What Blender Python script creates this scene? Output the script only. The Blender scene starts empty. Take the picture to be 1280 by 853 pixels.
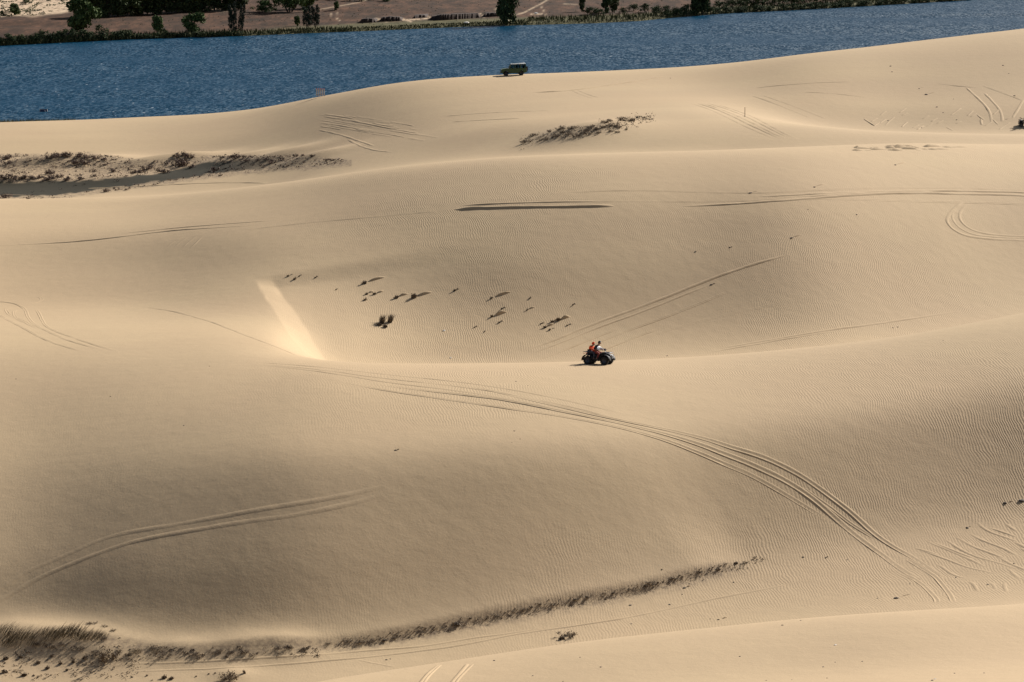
import bpy, bmesh, math, random
import numpy as np
from mathutils import Vector, Matrix
R = math.radians
SC = bpy.context.scene
COL = SC.collection
random.seed(7); RNG = np.random.default_rng(7)

# ------------------------------------------------------------------ camera
F = 100 / 36 * 1280            # focal length in photo pixels
PITCH = R(10.3); CP, SP = math.cos(PITCH), math.sin(PITCH)
H = 60.0
cam_d = bpy.data.cameras.new("camera"); cam = bpy.data.objects.new("camera", cam_d); COL.objects.link(cam)
cam_d.lens = 100; cam_d.sensor_width = 36; cam_d.clip_start = 0.5; cam_d.clip_end = 20000
cam.location = (0, 0, H); cam.rotation_euler = (math.pi / 2 - PITCH, 0, 0)
SC.camera = cam
# ------------------------------------------------------------------ sky and sun
SUN_EL, SUN_AZ = 28.5, 46.0          # azimuth counted from +X (right) towards +Y (away from the camera)
w = bpy.data.worlds.new("World"); SC.world = w; w.use_nodes = True
nt = w.node_tree; bg = nt.nodes["Background"]
sky = nt.nodes.new("ShaderNodeTexSky"); sky.sky_type = 'NISHITA'; sky.sun_disc = False
sky.dust_density = 3.0; sky.ozone_density = 0.6; sky.sun_elevation = R(SUN_EL); sky.sun_rotation = R(90 - SUN_AZ)
nt.links.new(sky.outputs[0], bg.inputs[0]); bg.inputs[1].default_value = 0.05
ld = bpy.data.lights.new("sun", 'SUN'); ld.energy = 5.0; ld.angle = R(0.5); ld.color = (1, 0.965, 0.91)
sun = bpy.data.objects.new("sun", ld); COL.objects.link(sun)
sdir = Vector((math.cos(R(SUN_EL)) * math.cos(R(SUN_AZ)), math.cos(R(SUN_EL)) * math.sin(R(SUN_AZ)), math.sin(R(SUN_EL))))
sun.rotation_euler = sdir.to_track_quat('Z', 'Y').to_euler(); sun.location = sdir * 300
SC.view_settings.view_transform = 'Standard'; SC.view_settings.look = 'None'
SC.view_settings.exposure = 0.68; SC.view_settings.gamma = 1.0
SC.render.engine = 'CYCLES'
SC.cycles.max_bounces = 5; SC.cycles.diffuse_bounces = 2; SC.cycles.caustics_reflective = False; SC.cycles.caustics_refractive = False

# ------------------------------------------------------------------ small helpers
def mat(name, col, rough=0.9, metal=0.0, spec=0.3):
    m = bpy.data.materials.new(name); m.use_nodes = True
    b = m.node_tree.nodes["Principled BSDF"]
    b.inputs["Base Color"].default_value = (*col, 1); b.inputs["Roughness"].default_value = rough
    b.inputs["Metallic"].default_value = metal; b.inputs["Specular IOR Level"].default_value = spec
    return m
def N(m, t, **kw):
    n = m.node_tree.nodes.new(t)
    for k, v in kw.items(): setattr(n, k, v)
    return n
def LK(m, a, b): m.node_tree.links.new(a, b)
def noisy(name, c1, c2, scale, rough=0.9, detail=4, bump=0.0, metal=0.0, spec=0.3, obj_random=0.0):
    m = mat(name, c1, rough, metal, spec); b = m.node_tree.nodes["Principled BSDF"]
    tc = N(m, "ShaderNodeNewGeometry"); nz = N(m, "ShaderNodeTexNoise"); nz.inputs["Scale"].default_value = scale
    nz.inputs["Detail"].default_value = detail; LK(m, tc.outputs["Position"], nz.inputs["Vector"])
    cr = N(m, "ShaderNodeValToRGB"); cr.color_ramp.elements[0].color = (*c1, 1); cr.color_ramp.elements[1].color = (*c2, 1)
    cr.color_ramp.elements[0].position = 0.35; cr.color_ramp.elements[1].position = 0.65
    LK(m, nz.outputs["Fac"], cr.inputs["Fac"]); LK(m, cr.outputs[0], b.inputs["Base Color"])
    if bump:
        bp = N(m, "ShaderNodeBump"); bp.inputs["Strength"].default_value = 1; bp.inputs["Distance"].default_value = bump
        LK(m, nz.outputs["Fac"], bp.inputs["Height"]); LK(m, bp.outputs[0], b.inputs["Normal"])
    return m
def ray(px, py):
    xo = (px - 640) / F; up = (426.5 - py) / F
    return xo, CP + up * SP, -SP + up * CP
def wa(px, py):                      # tangent of depression, tangent of azimuth
    x, y, z = ray(px, py); return -z / y, x / y
def mesh_obj(name, verts, faces, m, parent=None, smooth=False, props=None):
    me = bpy.data.meshes.new(name); me.from_pydata([tuple(v) for v in verts], [], [tuple(f) for f in faces])
    if isinstance(m, (list, tuple)):
        for q in m: me.materials.append(q)
    elif m: me.materials.append(m)
    if smooth: me.shade_smooth()
    me.update()
    o = bpy.data.objects.new(name, me); COL.objects.link(o)
    if parent: o.parent = parent
    for k, v in (props or {}).items(): o[k] = v
    return o
def tagit(o, label, cat, group=None, kind=None):
    o["label"] = label; o["category"] = cat
    if group: o["group"] = group
    if kind: o["kind"] = kind
    return o
def empty(name, loc, rz=0, label=None, cat=None, group=None):
    o = bpy.data.objects.new(name, None); COL.objects.link(o); o.location = loc; o.rotation_euler = (0, 0, rz)
    o.empty_display_size = 0.2
    if label: tagit(o, label, cat, group)
    return o
def copy_tree(o, parent=None):
    c = o.copy(); COL.objects.link(c)
    if parent: c.parent = parent
    for ch in list(o.children): copy_tree(ch, c)
    return c

# ------------------------------------------------------------------ splines (numpy)
def natspline(x, y, q):
    x = np.asarray(x, float); y = np.asarray(y, float); n = len(x); h = np.diff(x)
    A = np.zeros((n, n)); b = np.zeros(n); A[0, 0] = A[-1, -1] = 1
    for i in range(1, n - 1):
        A[i, i - 1] = h[i - 1]; A[i, i] = 2 * (h[i - 1] + h[i]); A[i, i + 1] = h[i]
        b[i] = 6 * ((y[i + 1] - y[i]) / h[i] - (y[i] - y[i - 1]) / h[i - 1])
    M = np.linalg.solve(A, b); qc = np.clip(q, x[0], x[-1])
    i = np.clip(np.searchsorted(x, qc) - 1, 0, n - 2); hh = h[i]; t1 = x[i + 1] - qc; t0 = qc - x[i]
    return (M[i] * t1**3 + M[i + 1] * t0**3) / (6 * hh) + (y[i] / hh - M[i] * hh / 6) * t1 + (y[i + 1] / hh - M[i + 1] * hh / 6) * t0
def pchip_cols(X, Y, q, end=1.0):
    """X, Y: K x C (increasing along K); q: Q points -> Q x C"""
    K, C = X.shape; h = np.diff(X, axis=0); d = np.diff(Y, axis=0) / h
    m = np.zeros_like(Y); w1 = 2 * h[1:] + h[:-1]; w2 = h[1:] + 2 * h[:-1]
    same = (d[1:] * d[:-1]) > 0
    with np.errstate(divide='ignore', invalid='ignore'):
        hm = (w1 + w2) / (w1 / d[:-1] + w2 / d[1:])
    m[1:-1] = np.where(same, hm, 0); m[0] = d[0] * end; m[-1] = d[-1] * end
    out = np.zeros((len(q), C)); 
    for k in range(K - 1):
        lo, hi = X[k][None, :], X[k + 1][None, :]
        Q = q[:, None]; inside = (Q >= lo) & (Q < hi) if k < K - 2 else (Q >= lo)
        if k == 0: inside |= Q < lo
        t = np.clip((Q - lo) / (hi - lo), 0, 1); hh = hi - lo
        v = (2*t**3 - 3*t**2 + 1) * Y[k] + (t**3 - 2*t**2 + t) * hh * m[k] + (-2*t**3 + 3*t**2) * Y[k + 1] + (t**3 - t**2) * hh * m[k + 1]
        out = np.where(inside, v, out)
    return out
def blur(A, s, axis):
    r = int(3 * s) + 1; k = np.exp(-0.5 * (np.arange(-r, r + 1) / s)**2); k /= k.sum()
    pad = [(0, 0), (0, 0)]; pad[axis] = (r, r); B = np.pad(A, pad, mode='edge'); out = np.zeros_like(A)
    for i, kk in enumerate(k):
        out += kk * (B[i:i + A.shape[0]] if axis == 0 else B[:, i:i + A.shape[1]])
    return out
def vnoise(x, y, seed=0):
    r = np.random.default_rng(seed).random((64, 64)); xi = np.floor(x).astype(int); yi = np.floor(y).astype(int)
    fx = x - xi; fy = y - yi; fx = fx * fx * (3 - 2 * fx); fy = fy * fy * (3 - 2 * fy)
    g = lambda a, b: r[a % 64, b % 64]
    return (g(xi, yi) * (1 - fx) + g(xi + 1, yi) * fx) * (1 - fy) + (g(xi, yi + 1) * (1 - fx) + g(xi + 1, yi + 1) * fx) * fy
def sstep(a, b, x):
    t = np.clip((x - a) / (b - a), 0, 1); return t * t * (3 - 2 * t)

# ------------------------------------------------------------------ dune field: crest and trough lines, near to far
PX = [-250, 0, 170, 330, 420, 520, 640, 760, 880, 1000, 1130, 1280, 1500]
# each entry: ('y',row,z)  surface of height z seen in that row | ('s',row,slope) reached at mean slope from the previous line
#             ('d',row,dist) | ('z',dist,z) hidden from the camera
def Ly(ys, zs): return [('y', a, b) for a, b in zip(ys, zs)]
def Ls(ys, ss): return [('s', a, b) for a, b in zip(ys, ss)]
def Ld(ys, ds): return [('d', a, b) for a, b in zip(ys, ds)]
def Lz(ds, zs): return [('z', a, b) for a, b in zip(ds, zs)]
FCy = [945, 905, 885, 865, 849, 835, 817, 800, 786, 773, 763, 754, 742]
FCd = [100, 104, 108, 112, 115, 117, 119, 120, 121, 122, 122, 123, 125]
LINES = [
 Lz([4] * 13, [57.4] * 13), Lz([30] * 13, [48.3] * 13), Lz([62] * 13, [38.3] * 13),
 Ld([y + 75 for y in FCy], [d * 0.89 for d in FCd]),
 Ld(FCy, FCd),
 Lz([128, 130, 134, 139, 141, 143, 145, 147, 148, 150, 151, 152, 154], [15, 15, 15, 15.2, 15.3, 15.4, 15.6, 15.9, 16.2, 16.5, 17, 17.6, 18.5]),
 Ly([800, 797, 812, 812, 804, 792, 772, 746, 718, 692, 672, 652, 630], [15, 15, 15, 15.1, 15.2, 15.3, 15.6, 16, 16.4, 16.9, 17.3, 17.8, 18.5]),
 Ls([788, 786, 798, 796, 788, 776, 757, 732, 706, 682, 664, 645, 624], [.14, .18, .30, .44, .48, .48, .46, .44, .40, .36, .30, .24, .2]),
 Ls([700, 700, 705, 695, 690, 675, 660, 645, 625, 605, 590, 565, 540], [.30, .34, .46, .58, .62, .64, .64, .63, .60, .56, .50, .46, .44]),
 Ls([565, 565, 565, 560, 560, 560, 555, 550, 535, 520, 500, 478, 450], [.18, .19, .26, .36, .42, .48, .55, .58, .58, .54, .50, .46, .42]),
 Ls([440, 444, 445, 449, 452.5, 455, 456, 452.3, 447, 437, 421, 393, 350], [.06, .06, .05, .04, .02, .01, .0, .0, -.02, .0, .03, .05, .06]),
 [('s', 418, -.03), ('s', 418, -.05), ('s', 420, -.06), ('s', 425, -.06)] + Lz([214, 219, 221, 222, 224, 226, 232, 240, 250], [19.1, 18.0, 17.6, 17.6, 17.6, 17.8, 17.8, 18.2, 19.5]),
 Ls([385, 385, 388, 395, 420, 425, 425, 425, 420, 412, 395, 368, 325], [-.05, -.08, -.09, -.08, .10, .16, .20, .14, .15, .16, .15, .12, .12]),
 Ls([340, 340, 342, 350, 375, 380, 385, 385, 380, 370, 355, 335, 295], [.05, .06, .06, .04, .15, .27, .36, .42, .40, .42, .40, .36, .32]),
 Ls([290, 290, 290, 292, 310, 315, 320, 320, 315, 305, 295, 285, 260], [.11, .12, .12, .12, .17, .30, .42, .50, .48, .48, .46, .42, .36]),
 Ls([265, 265, 262, 250, 245, 240, 238, 235, 233, 230, 228, 225, 220], [.0, .0, .0, .05, .12, .20, .27, .32, .36, .37, .35, .31, .27]),
 Ls([250, 248.5, 246, 232, 218, 205, 196, 191.5, 189, 185, 180, 182, 180], [-.02, -.02, -.02, .0, .04, .06, .09, .10, .10, .09, .08, .08, .08]),
 Lz([400, 398, 395, 387, 380, 370, 360, 350, 347, 347, 347, 347, 347], [7.9, 8, 8.8, 10.6, 13.5, 16.1, 18.2, 19.7, 20.2, 20.5, 21, 20.9, 20.9]),
 Ly([225, 222, 220, 213, 203, 190, 178, 172, 172, 172, 170, 172, 172], [8, 8.2, 8.8, 10.8, 13.4, 15.9, 18.5, 20.5, 21.2, 21.5, 21.5, 21.3, 21.3]),
 Ly([205, 202, 200, 197, 190, 172, 158, 150, 140, 155, 166, 169, 170], [8.5, 8.6, 9, 11, 13.6, 16.5, 19.5, 21, 21.8, 22, 21.5, 21.3, 21.3]),
 Ly([193, 190, 188, 187, 182, 160, 143, 133, 124], [9.2, 9.2, 9.5, 11.4, 13.8, 17, 19.5, 20.7, 21]) + Lz([390, 388, 385, 385], [19.2, 18.2, 18.2, 18.2]),
 Ls([175, 172, 170, 162, 150, 132, 118, 112, 108, 118, 130, 128, 123], [.08, .08, .08, .08, .1, .1, .03, .0, .0, .1, .12, .13, .13]),
 Ls([156, 152, 146, 134, 113, 98.5, 93, 88.5, 82, 68, 53, 34, 10], [0, 0, 0, .02, .05, .06, .03, .02, .03, .08, .1, .12, .12]),
]
tab_d = []; tab_w = []; tab_a = []
for L in LINES:
    rd, rw, ra = [], [], []
    for c, e in enumerate(L):
        if e[0] == 'z':
            d, z = e[1], e[2]; ww = (H - z) / d; py = 426.5 - F * math.tan(PITCH - math.atan(ww)) ; aa = wa(PX[c], py)[1]
        else:
            ww, aa = wa(PX[c], e[1])
            if e[0] == 'd': d = e[2]
            elif e[0] == 'y': d = (H - e[2]) / ww
            else:
                d1 = tab_d[-1][c]; z1 = H - tab_w[-1][c] * d1; d = (H - z1 + e[2] * d1) / (e[2] + ww)
        rd.append(d); rw.append(ww); ra.append(aa)
    tab_d.append(rd); tab_w.append(rw); tab_a.append(ra)
# far side of the last crest going down into the lake
for dd, fz in ((18, -.18), (45, -.6), (80, None), (130, None), (220, None)):
    rd, rw = [], []
    for c in range(13):
        dc = tab_d[22][c]; zc = H - tab_w[22][c] * dc; d = dc + dd + (zc * 1.5 if dd > 45 else 0)
        z = {18: zc - 3.2, 45: zc * .45 , 80: -0.3, 130: -3, 220: -5}[dd]
        rd.append(d); rw.append((H - z) / d)
    tab_d.append(rd); tab_w.append(rw); tab_a.append(tab_a[22])
DBG = open("/tmp/dbg.txt", "w")
if True:
    for k in range(len(tab_d)):
        print("LINE", k, ' '.join('%.0f/%.1f' % (tab_d[k][c], H - tab_w[k][c] * tab_d[k][c]) for c in range(13)), file=DBG)
for k in range(1, len(tab_d)):
    for c in range(13):
        if tab_d[k][c] <= tab_d[k - 1][c] + 1: print("ORDER", k, PX[c], tab_d[k - 1][c], tab_d[k][c], file=DBG)

NC_IN, NR = 820, 1000
a_in = np.linspace(-0.2, 0.2, NC_IN); a_out = 0.2 + np.geomspace(0.0008, 0.45, 60)
AX = np.concatenate([-a_out[::-1], a_in, a_out])
LD = np.concatenate([np.linspace(math.log(4), math.log(84), 24)[:-1], np.linspace(math.log(84), math.log(640), NR), np.linspace(math.log(645), math.log(760), 6)])
def pc1(x, y): 
    x = np.array(x, float)[:, None]; y = np.array(y, float)[:, None]; return pchip_cols(x, y, np.clip(AX, x[0, 0], x[-1, 0]), 0.0)[:, 0]
def cr1(x, y):
    x = np.array(x, float); y = np.array(y, float); m = np.zeros_like(y); m[1:-1] = (y[2:] - y[:-2]) / (x[2:] - x[:-2]); m[0] = 0; m[-1] = 0
    q = np.clip(AX, x[0], x[-1]); i = np.clip(np.searchsorted(x, q) - 1, 0, len(x) - 2); h = x[i + 1] - x[i]; t = (q - x[i]) / h
    return (2*t**3 - 3*t**2 + 1) * y[i] + (t**3 - 2*t**2 + t) * h * m[i] + (-2*t**3 + 3*t**2) * y[i + 1] + (t**3 - t**2) * h * m[i + 1]
JUMP = {11, 12, 13, 17, 18, 19, 20}
KD = np.array([(pc1 if k in JUMP else cr1)(tab_a[k], np.log(tab_d[k])) for k in range(len(tab_d))])
KW = np.array([(pc1 if k in JUMP else cr1)(tab_a[k], tab_w[k]) for k in range(len(tab_d))])
W = pchip_cols(KD, KW, LD)
i0 = 23; Wb = blur(blur(W, 4, 0), 10, 1); Wc = blur(Wb, 22, 1)
mk = np.exp(-((AX[None, :] + .075) / .02)**2) * sstep(math.log(198), math.log(204), LD)[:, None] * (1 - sstep(math.log(232), math.log(240), LD))[:, None]
Wb = Wc * (1 - mk) + Wb * mk; W[i0 + 20:-10] = Wb[i0 + 20:-10]
DY = np.exp(LD)[:, None]; GX = AX[None, :] * DY; GY = np.repeat(DY, len(AX), 1); Z = H - W * DY

def bil(A, x, y):
    a = x / y; fi = np.interp(a, AX, np.arange(len(AX))); fj = np.interp(np.log(y), LD, np.arange(len(LD)))
    i = np.clip(fi.astype(int), 0, len(AX) - 2); j = np.clip(fj.astype(int), 0, len(LD) - 2); u = fi - i; v = fj - j
    return (A[j, i] * (1 - u) + A[j, i + 1] * u) * (1 - v) + (A[j + 1, i] * (1 - u) + A[j + 1, i + 1] * u) * v
def hgt(x, y): return float(bil(Z, np.array([float(x)]), np.array([float(y)]))[0])
def hit(px, py, dmin=86.0):
    """first point of the ground seen through a place in the photo's layout (used once to survey positions)"""
    x, y, z = ray(px, py); d = np.exp(np.linspace(math.log(dmin), math.log(640), 5000))
    zz = bil(Z, d * x / y, d); zr = H + d * z / y; k = np.argmax(zz >= zr)
    if not (zz >= zr).any(): return None
    k = max(k, 1); f0 = zr[k - 1] - zz[k - 1]; f1 = zz[k] - zr[k]; t = f0 / (f0 + f1) if f0 + f1 else 0
    dd = d[k - 1] + t * (d[k] - d[k - 1]); return Vector((dd * x / y, dd, hgt(dd * x / y, dd)))
def survey(pts, step=6.0):
    """image polyline -> list of 3D ground points"""
    P = np.array(pts, float); t = np.concatenate([[0], np.cumsum(np.hypot(*np.diff(P, axis=0).T))])
    if len(P) > 2: q = np.arange(0, t[-1] + 1e-6, step); X = natspline(t, P[:, 0], q); Y = natspline(t, P[:, 1], q)
    else: q = np.arange(0, t[-1] + 1e-6, step); X = np.interp(q, t, P[:, 0]); Y = np.interp(q, t, P[:, 1])
    out = [hit(a, b) for a, b in zip(X, Y)]; return [o for o in out if o is not None]
# ------------------------------------------------------------------ ground details cut into the heightfield
def dist_to_line(line, sigma_box):
    """distance field from a 3D polyline, evaluated on the grid inside its bounding box: returns slices, signed distance, along"""
    L = np.array([(p.x, p.y) for p in line]); x0, x1, y0, y1 = L[:, 0].min() - sigma_box, L[:, 0].max() + sigma_box, L[:, 1].min() - sigma_box, L[:, 1].max() + sigma_box
    j0, j1 = np.searchsorted(LD, math.log(max(y0, 5))), np.searchsorted(LD, math.log(y1)) + 1
    amin = min(x0 / y0, x0 / y1); amax = max(x1 / y0, x1 / y1)
    i0, i1 = max(np.searchsorted(AX, amin) - 1, 0), np.searchsorted(AX, amax) + 1
    X = GX[j0:j1, i0:i1]; Y = GY[j0:j1, i0:i1]; best = np.full(X.shape, 1e9); sg = np.zeros(X.shape); al = np.zeros(X.shape)
    acc = 0; tot = np.hypot(*np.diff(L, axis=0).T).sum()
    for k in range(len(L) - 1):
        p, q = L[k], L[k + 1]; e = q - p; l = math.hypot(*e)
        if l < 1e-6: continue
        t = np.clip(((X - p[0]) * e[0] + (Y - p[1]) * e[1]) / l**2, 0, 1); dx = X - p[0] - t * e[0]; dy = Y - p[1] - t * e[1]
        dd = np.hypot(dx, dy); s = np.sign(e[0] * dy - e[1] * dx); m = dd < best
        best = np.where(m, dd, best); sg = np.where(m, s, sg); al = np.where(m, (acc + t * l) / tot, al); acc += l
    return (slice(j0, j1), slice(i0, i1)), best * sg, al
# slip face at the left end of the bowl (drops to the right of its edge)
edge = survey([(316, 349), (333, 375), (352, 405), (372, 432), (388, 447)])
sl, sd, al = dist_to_line(edge, 26)
sdn = sd + .22 * (vnoise(GX[sl] * .9 + 40, GY[sl] * .35, 21) - .5); drop = np.clip(sdn / (1.4 + 1.5 * al), 0, 1) ; rec = 1 - sstep(4, 22, np.abs(sd))
lat = np.where(sd > 0, drop * rec, 0) * sstep(0.0, .12, al) * (1 - sstep(.86, 1, al))
Z[sl] -= .4 * lat
# undercut bank along the valley bushes: steps up on its far side
bank = survey([(30, 800), (120, 806), (200, 818), (300, 816), (400, 809), (470, 800), (560, 784), (640, 768), (720, 752), (800, 737), (880, 717), (950, 702)])
sl, sd, al = dist_to_line(bank, 26)
add_ = (0.36 * sstep(-.4, .4, sd) * (1 - sstep(1.5, 24, sd)) * sstep(0, .1, al) * (1 - sstep(.9, 1, al))) * (.25 + .75 * sstep(.2, .5, al)); add2 = blur(blur(add_, 9, 0), 9, 1); kk = sstep(2, 5, np.abs(sd)); Z[sl] += add_ * (1 - kk) + add2 * kk
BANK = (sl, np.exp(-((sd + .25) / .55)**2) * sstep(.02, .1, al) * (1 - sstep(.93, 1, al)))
# hummock under the dark bushes in the middle distance
c = hit(735, 166)
Z += 1.1 * np.exp(-(((GX - c.x) / 7)**2 + ((GY - c.y) / 7)**2))
# small hummocks in the brushy hollow on the left
veg_c = [(40, 208, 1.0, 5), (110, 204, 1.3, 8), (180, 208, .8, 6), (235, 200, 1.2, 6), (300, 200, .9, 6), (350, 197, 1, 6), (390, 199, .8, 5), (20, 226, .8, 5), (130, 225, .5, 6)]
for px, py, hh, rr in veg_c:
    c = hit(px, py)
    if c: Z += hh * np.exp(-(((GX - c.x) / rr)**2 + ((GY - c.y) / (rr * .6))**2))
# brushy mounds at lower left
for px, py, hh, rr in [(15, 797, .45, 1.8), (60, 800, .3, 1.5), (95, 803, .3, 1.6), (140, 815, .35, 1.6), (225, 815, .3, 1.2), (300, 812, .35, 1.4), (360, 808, .3, 1.2), (290, 845, .2, .8)]:
    c = hit(px, py)
    if c: Z += hh * np.exp(-(((GX - c.x) / (rr * 1.5))**2 + ((GY - c.y) / rr)**2))
# gentle unevenness
mid = (GY > 80) & (GY < 620)
Z += np.where(mid, 0.10 * (vnoise(GX / 9 + 40, GY / 14 + 9, 1) - .5) + .25 * (vnoise(GX / 28 + 50, GY / 40, 2) - .5), 0) * sstep(90, 130, GY)
rough_m = 0.0

# masks (real ground cover, kept as attributes)
U = np.zeros_like(Z); G = np.zeros_like(Z)      # brush litter, short green grass
PY_all = 426.5 - F * np.tan(PITCH - np.arctan((H - Z) / GY))
PX_all = 640 + F * AX[None, :] * (CP + (426.5 - PY_all) / F * SP)
hollow = (GY > 380) & (GY < 470) & (PX_all < 440)
yb = np.interp(PX_all, [-200, 0, 70, 200, 260, 330, 430], [246, 246, 245, 227, 218, 211, 204]); yt = np.interp(PX_all, [-200, 0, 110, 200, 260, 330, 430], [228, 228, 226, 217, 203, 198, 199])
jit = 3 * (vnoise(GX * 1.1, GY * .5, 5) - .5)
G = np.where(hollow, sstep(-.8, .8, PY_all - yt + jit) * (1 - sstep(-.8, .8, PY_all - yb + jit)) * (1 - sstep(270, 400, PX_all)), 0)
ut = np.interp(PX_all, [-200, 0, 110, 190, 240, 300, 380, 430], [192, 194, 191, 202, 195, 195, 194, 199]); ub = yb + 5
U = np.where(hollow, sstep(-1.5, 1.5, PY_all - ut + jit) * (1 - sstep(-2, 2, PY_all - ub + jit)), 0)
vfl = (GY > 125) & (GY < 175)
U2 = np.where(vfl, np.exp(-(((PX_all - 90) / 110)**2 + ((PY_all - 815) / 28)**2)) * .45, 0); U = np.maximum(U, U2)

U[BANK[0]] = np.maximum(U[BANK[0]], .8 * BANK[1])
hm = hit(735, 166); U = np.maximum(U, .9 * np.exp(-(((PX_all - 715) / 48)**4 + ((PY_all - 167 + (PX_all - 715) * .17) / 7)**4)) * (GY > 330) * (GY < 420))
nr, nc = Z.shape
V = np.stack([GX, GY, Z], -1).reshape(-1, 3).astype(np.float32)
jj, ii = np.meshgrid(np.arange(nr - 1), np.arange(nc - 1), indexing='ij'); b0 = (jj * nc + ii).ravel()
FQ = np.stack([b0, b0 + 1, b0 + nc + 1, b0 + nc], -1).astype(np.int32)
def grid_mesh(name, V, FQ, m, attrs):
    me = bpy.data.meshes.new(name); me.vertices.add(len(V)); me.vertices.foreach_set("co", V.ravel())
    me.loops.add(FQ.size); me.loops.foreach_set("vertex_index", FQ.ravel()); me.polygons.add(len(FQ))
    me.polygons.foreach_set("loop_start", np.arange(0, FQ.size, 4, dtype=np.int32)); me.polygons.foreach_set("loop_total", np.full(len(FQ), 4, np.int32))
    me.update(calc_edges=True); me.validate(); me.shade_smooth(); me.materials.append(m)
    for k, a in attrs.items():
        at = me.attributes.new(k, 'FLOAT', 'POINT'); at.data.foreach_set("value", a.ravel().astype(np.float32))
    o = bpy.data.objects.new(name, me); COL.objects.link(o); return o

# ------------------------------------------------------------------ sand material
def sand_material(name, attrs=True, ripples=True):
    m = mat(name, (.5, .4, .28), .85, 0, .15); b = m.node_tree.nodes["Principled BSDF"]
    g = N(m, "ShaderNodeNewGeometry")
    def noise(scale, detail=3, rough=.5, vec=None, dist=0):
        n = N(m, "ShaderNodeTexNoise"); n.inputs["Scale"].default_value = scale; n.inputs["Detail"].default_value = detail
        n.inputs["Roughness"].default_value = rough; n.inputs["Distortion"].default_value = dist
        LK(m, vec or g.outputs["Position"], n.inputs["Vector"]); return n.outputs["Fac"]
    def math_(op, a, bb, clamp=False):
        n = N(m, "ShaderNodeMath", operation=op); n.use_clamp = clamp
        for i, v in enumerate((a, bb)):
            if isinstance(v, (int, float)): n.inputs[i].default_value = v
            elif v is not None: LK(m, v, n.inputs[i])
        return n.outputs[0]
    def mix(f, a, c):
        n = N(m, "ShaderNodeMix", data_type='RGBA')
        if isinstance(f, (int, float)): n.inputs["Factor"].default_value = f
        else: LK(m, f, n.inputs["Factor"])
        for i, v in ((6, a), (7, c)):
            if isinstance(v, tuple): n.inputs[i].default_value = (*v, 1)
            else: LK(m, v, n.inputs[i])
        return n.outputs[2]
    def ramp(v, a, c):
        n = N(m, "ShaderNodeMapRange"); n.inputs[1].default_value = a; n.inputs[2].default_value = c; LK(m, v, n.inputs[0]); return n.outputs[0]
    mp = N(m, "ShaderNodeMapping"); mp.inputs["Scale"].default_value = (.02, .07, .2); LK(m, g.outputs["Position"], mp.inputs["Vector"])
    big = noise(1, 4, .55, mp.outputs[0]); patch = ramp(noise(.06, 4), .35, .65)
    c = mix(ramp(big, .36, .64), SAND_A, SAND_B)
    c = mix(math_('MULTIPLY', patch, .35), c, SAND_C)
    c = mix(math_('MULTIPLY', ramp(noise(9, 3, .7), .35, .65), .16), c, SAND_D)
    if attrs:
        at = N(m, "ShaderNodeAttribute", attribute_name="litter"); sp = ramp(noise(2.6, 6, .75), .42, .6)
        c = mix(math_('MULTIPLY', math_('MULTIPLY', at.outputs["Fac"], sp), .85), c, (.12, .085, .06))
        ag = N(m, "ShaderNodeAttribute", attribute_name="grass"); gs = mix(noise(1.2, 5, .7), (.018, .018, .009), (.042, .032, .018))
        c = mix(math_('MULTIPLY', ag.outputs["Fac"], ramp(noise(.9, 6, .7), .05, .3)), c, gs)
    LK(m, c, b.inputs["Base Color"])
    # wind ripples: crests run away from the viewer, bent by noise
    mw = N(m, "ShaderNodeMapping"); mw.inputs["Rotation"].default_value = (0, 0, R(-9)); LK(m, g.outputs["Position"], mw.inputs["Vector"])
    warp = N(m, "ShaderNodeTexNoise"); warp.inputs["Scale"].default_value = .22; warp.inputs["Detail"].default_value = 4; LK(m, mw.outputs[0], warp.inputs["Vector"])
    sc = N(m, "ShaderNodeVectorMath", operation='SCALE'); sc.inputs["Scale"].default_value = 1.6; LK(m, warp.outputs["Color"], sc.inputs[0])
    ad = N(m, "ShaderNodeVectorMath", operation='ADD'); LK(m, mw.outputs[0], ad.inputs[0]); LK(m, sc.outputs[0], ad.inputs[1])
    fl = N(m, "ShaderNodeVectorMath", operation='MULTIPLY'); fl.inputs[1].default_value = (1, 1, 0); LK(m, ad.outputs[0], fl.inputs[0])
    wv = N(m, "ShaderNodeTexWave", wave_type='BANDS', bands_direction='X', wave_profile='SIN'); wv.inputs["Scale"].default_value = 1.75
    wv.inputs["Distortion"].default_value = 2.2; wv.inputs["Detail"].default_value = 2; wv.inputs["Detail Scale"].default_value = 1.3; LK(m, fl.outputs[0], wv.inputs["Vector"])
    msk = math_('MULTIPLY', ramp(noise(.045, 3), .38, .58), ramp(noise(.5, 3), .25, .55))
    if attrs:
        ar = N(m, "ShaderNodeAttribute", attribute_name="ripple"); msk = math_('MULTIPLY', msk, ar.outputs["Fac"])
    rip = math_('MULTIPLY', wv.outputs["Fac"], msk)
    bp = N(m, "ShaderNodeBump"); bp.inputs["Strength"].default_value = 1; bp.inputs["Distance"].default_value = RIP_H if ripples else 0
    LK(m, rip, bp.inputs["Height"])
    bp2 = N(m, "ShaderNodeBump"); bp2.inputs["Strength"].default_value = 1; bp2.inputs["Distance"].default_value = .013
    LK(m, math_('ADD', noise(5, 5, .75), math_('MULTIPLY', noise(.9, 3), 2.2)), bp2.inputs["Height"]); LK(m, bp.outputs[0], bp2.inputs["Normal"])
    LK(m, bp2.outputs[0], b.inputs["Normal"]); return m
SAND_A, SAND_B, SAND_C, SAND_D = (.415, .304, .184), (.455, .336, .200), (.44, .310, .188), (.345, .248, .144)
RIP_H = .0108
M_SAND = sand_material("sand")
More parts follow.
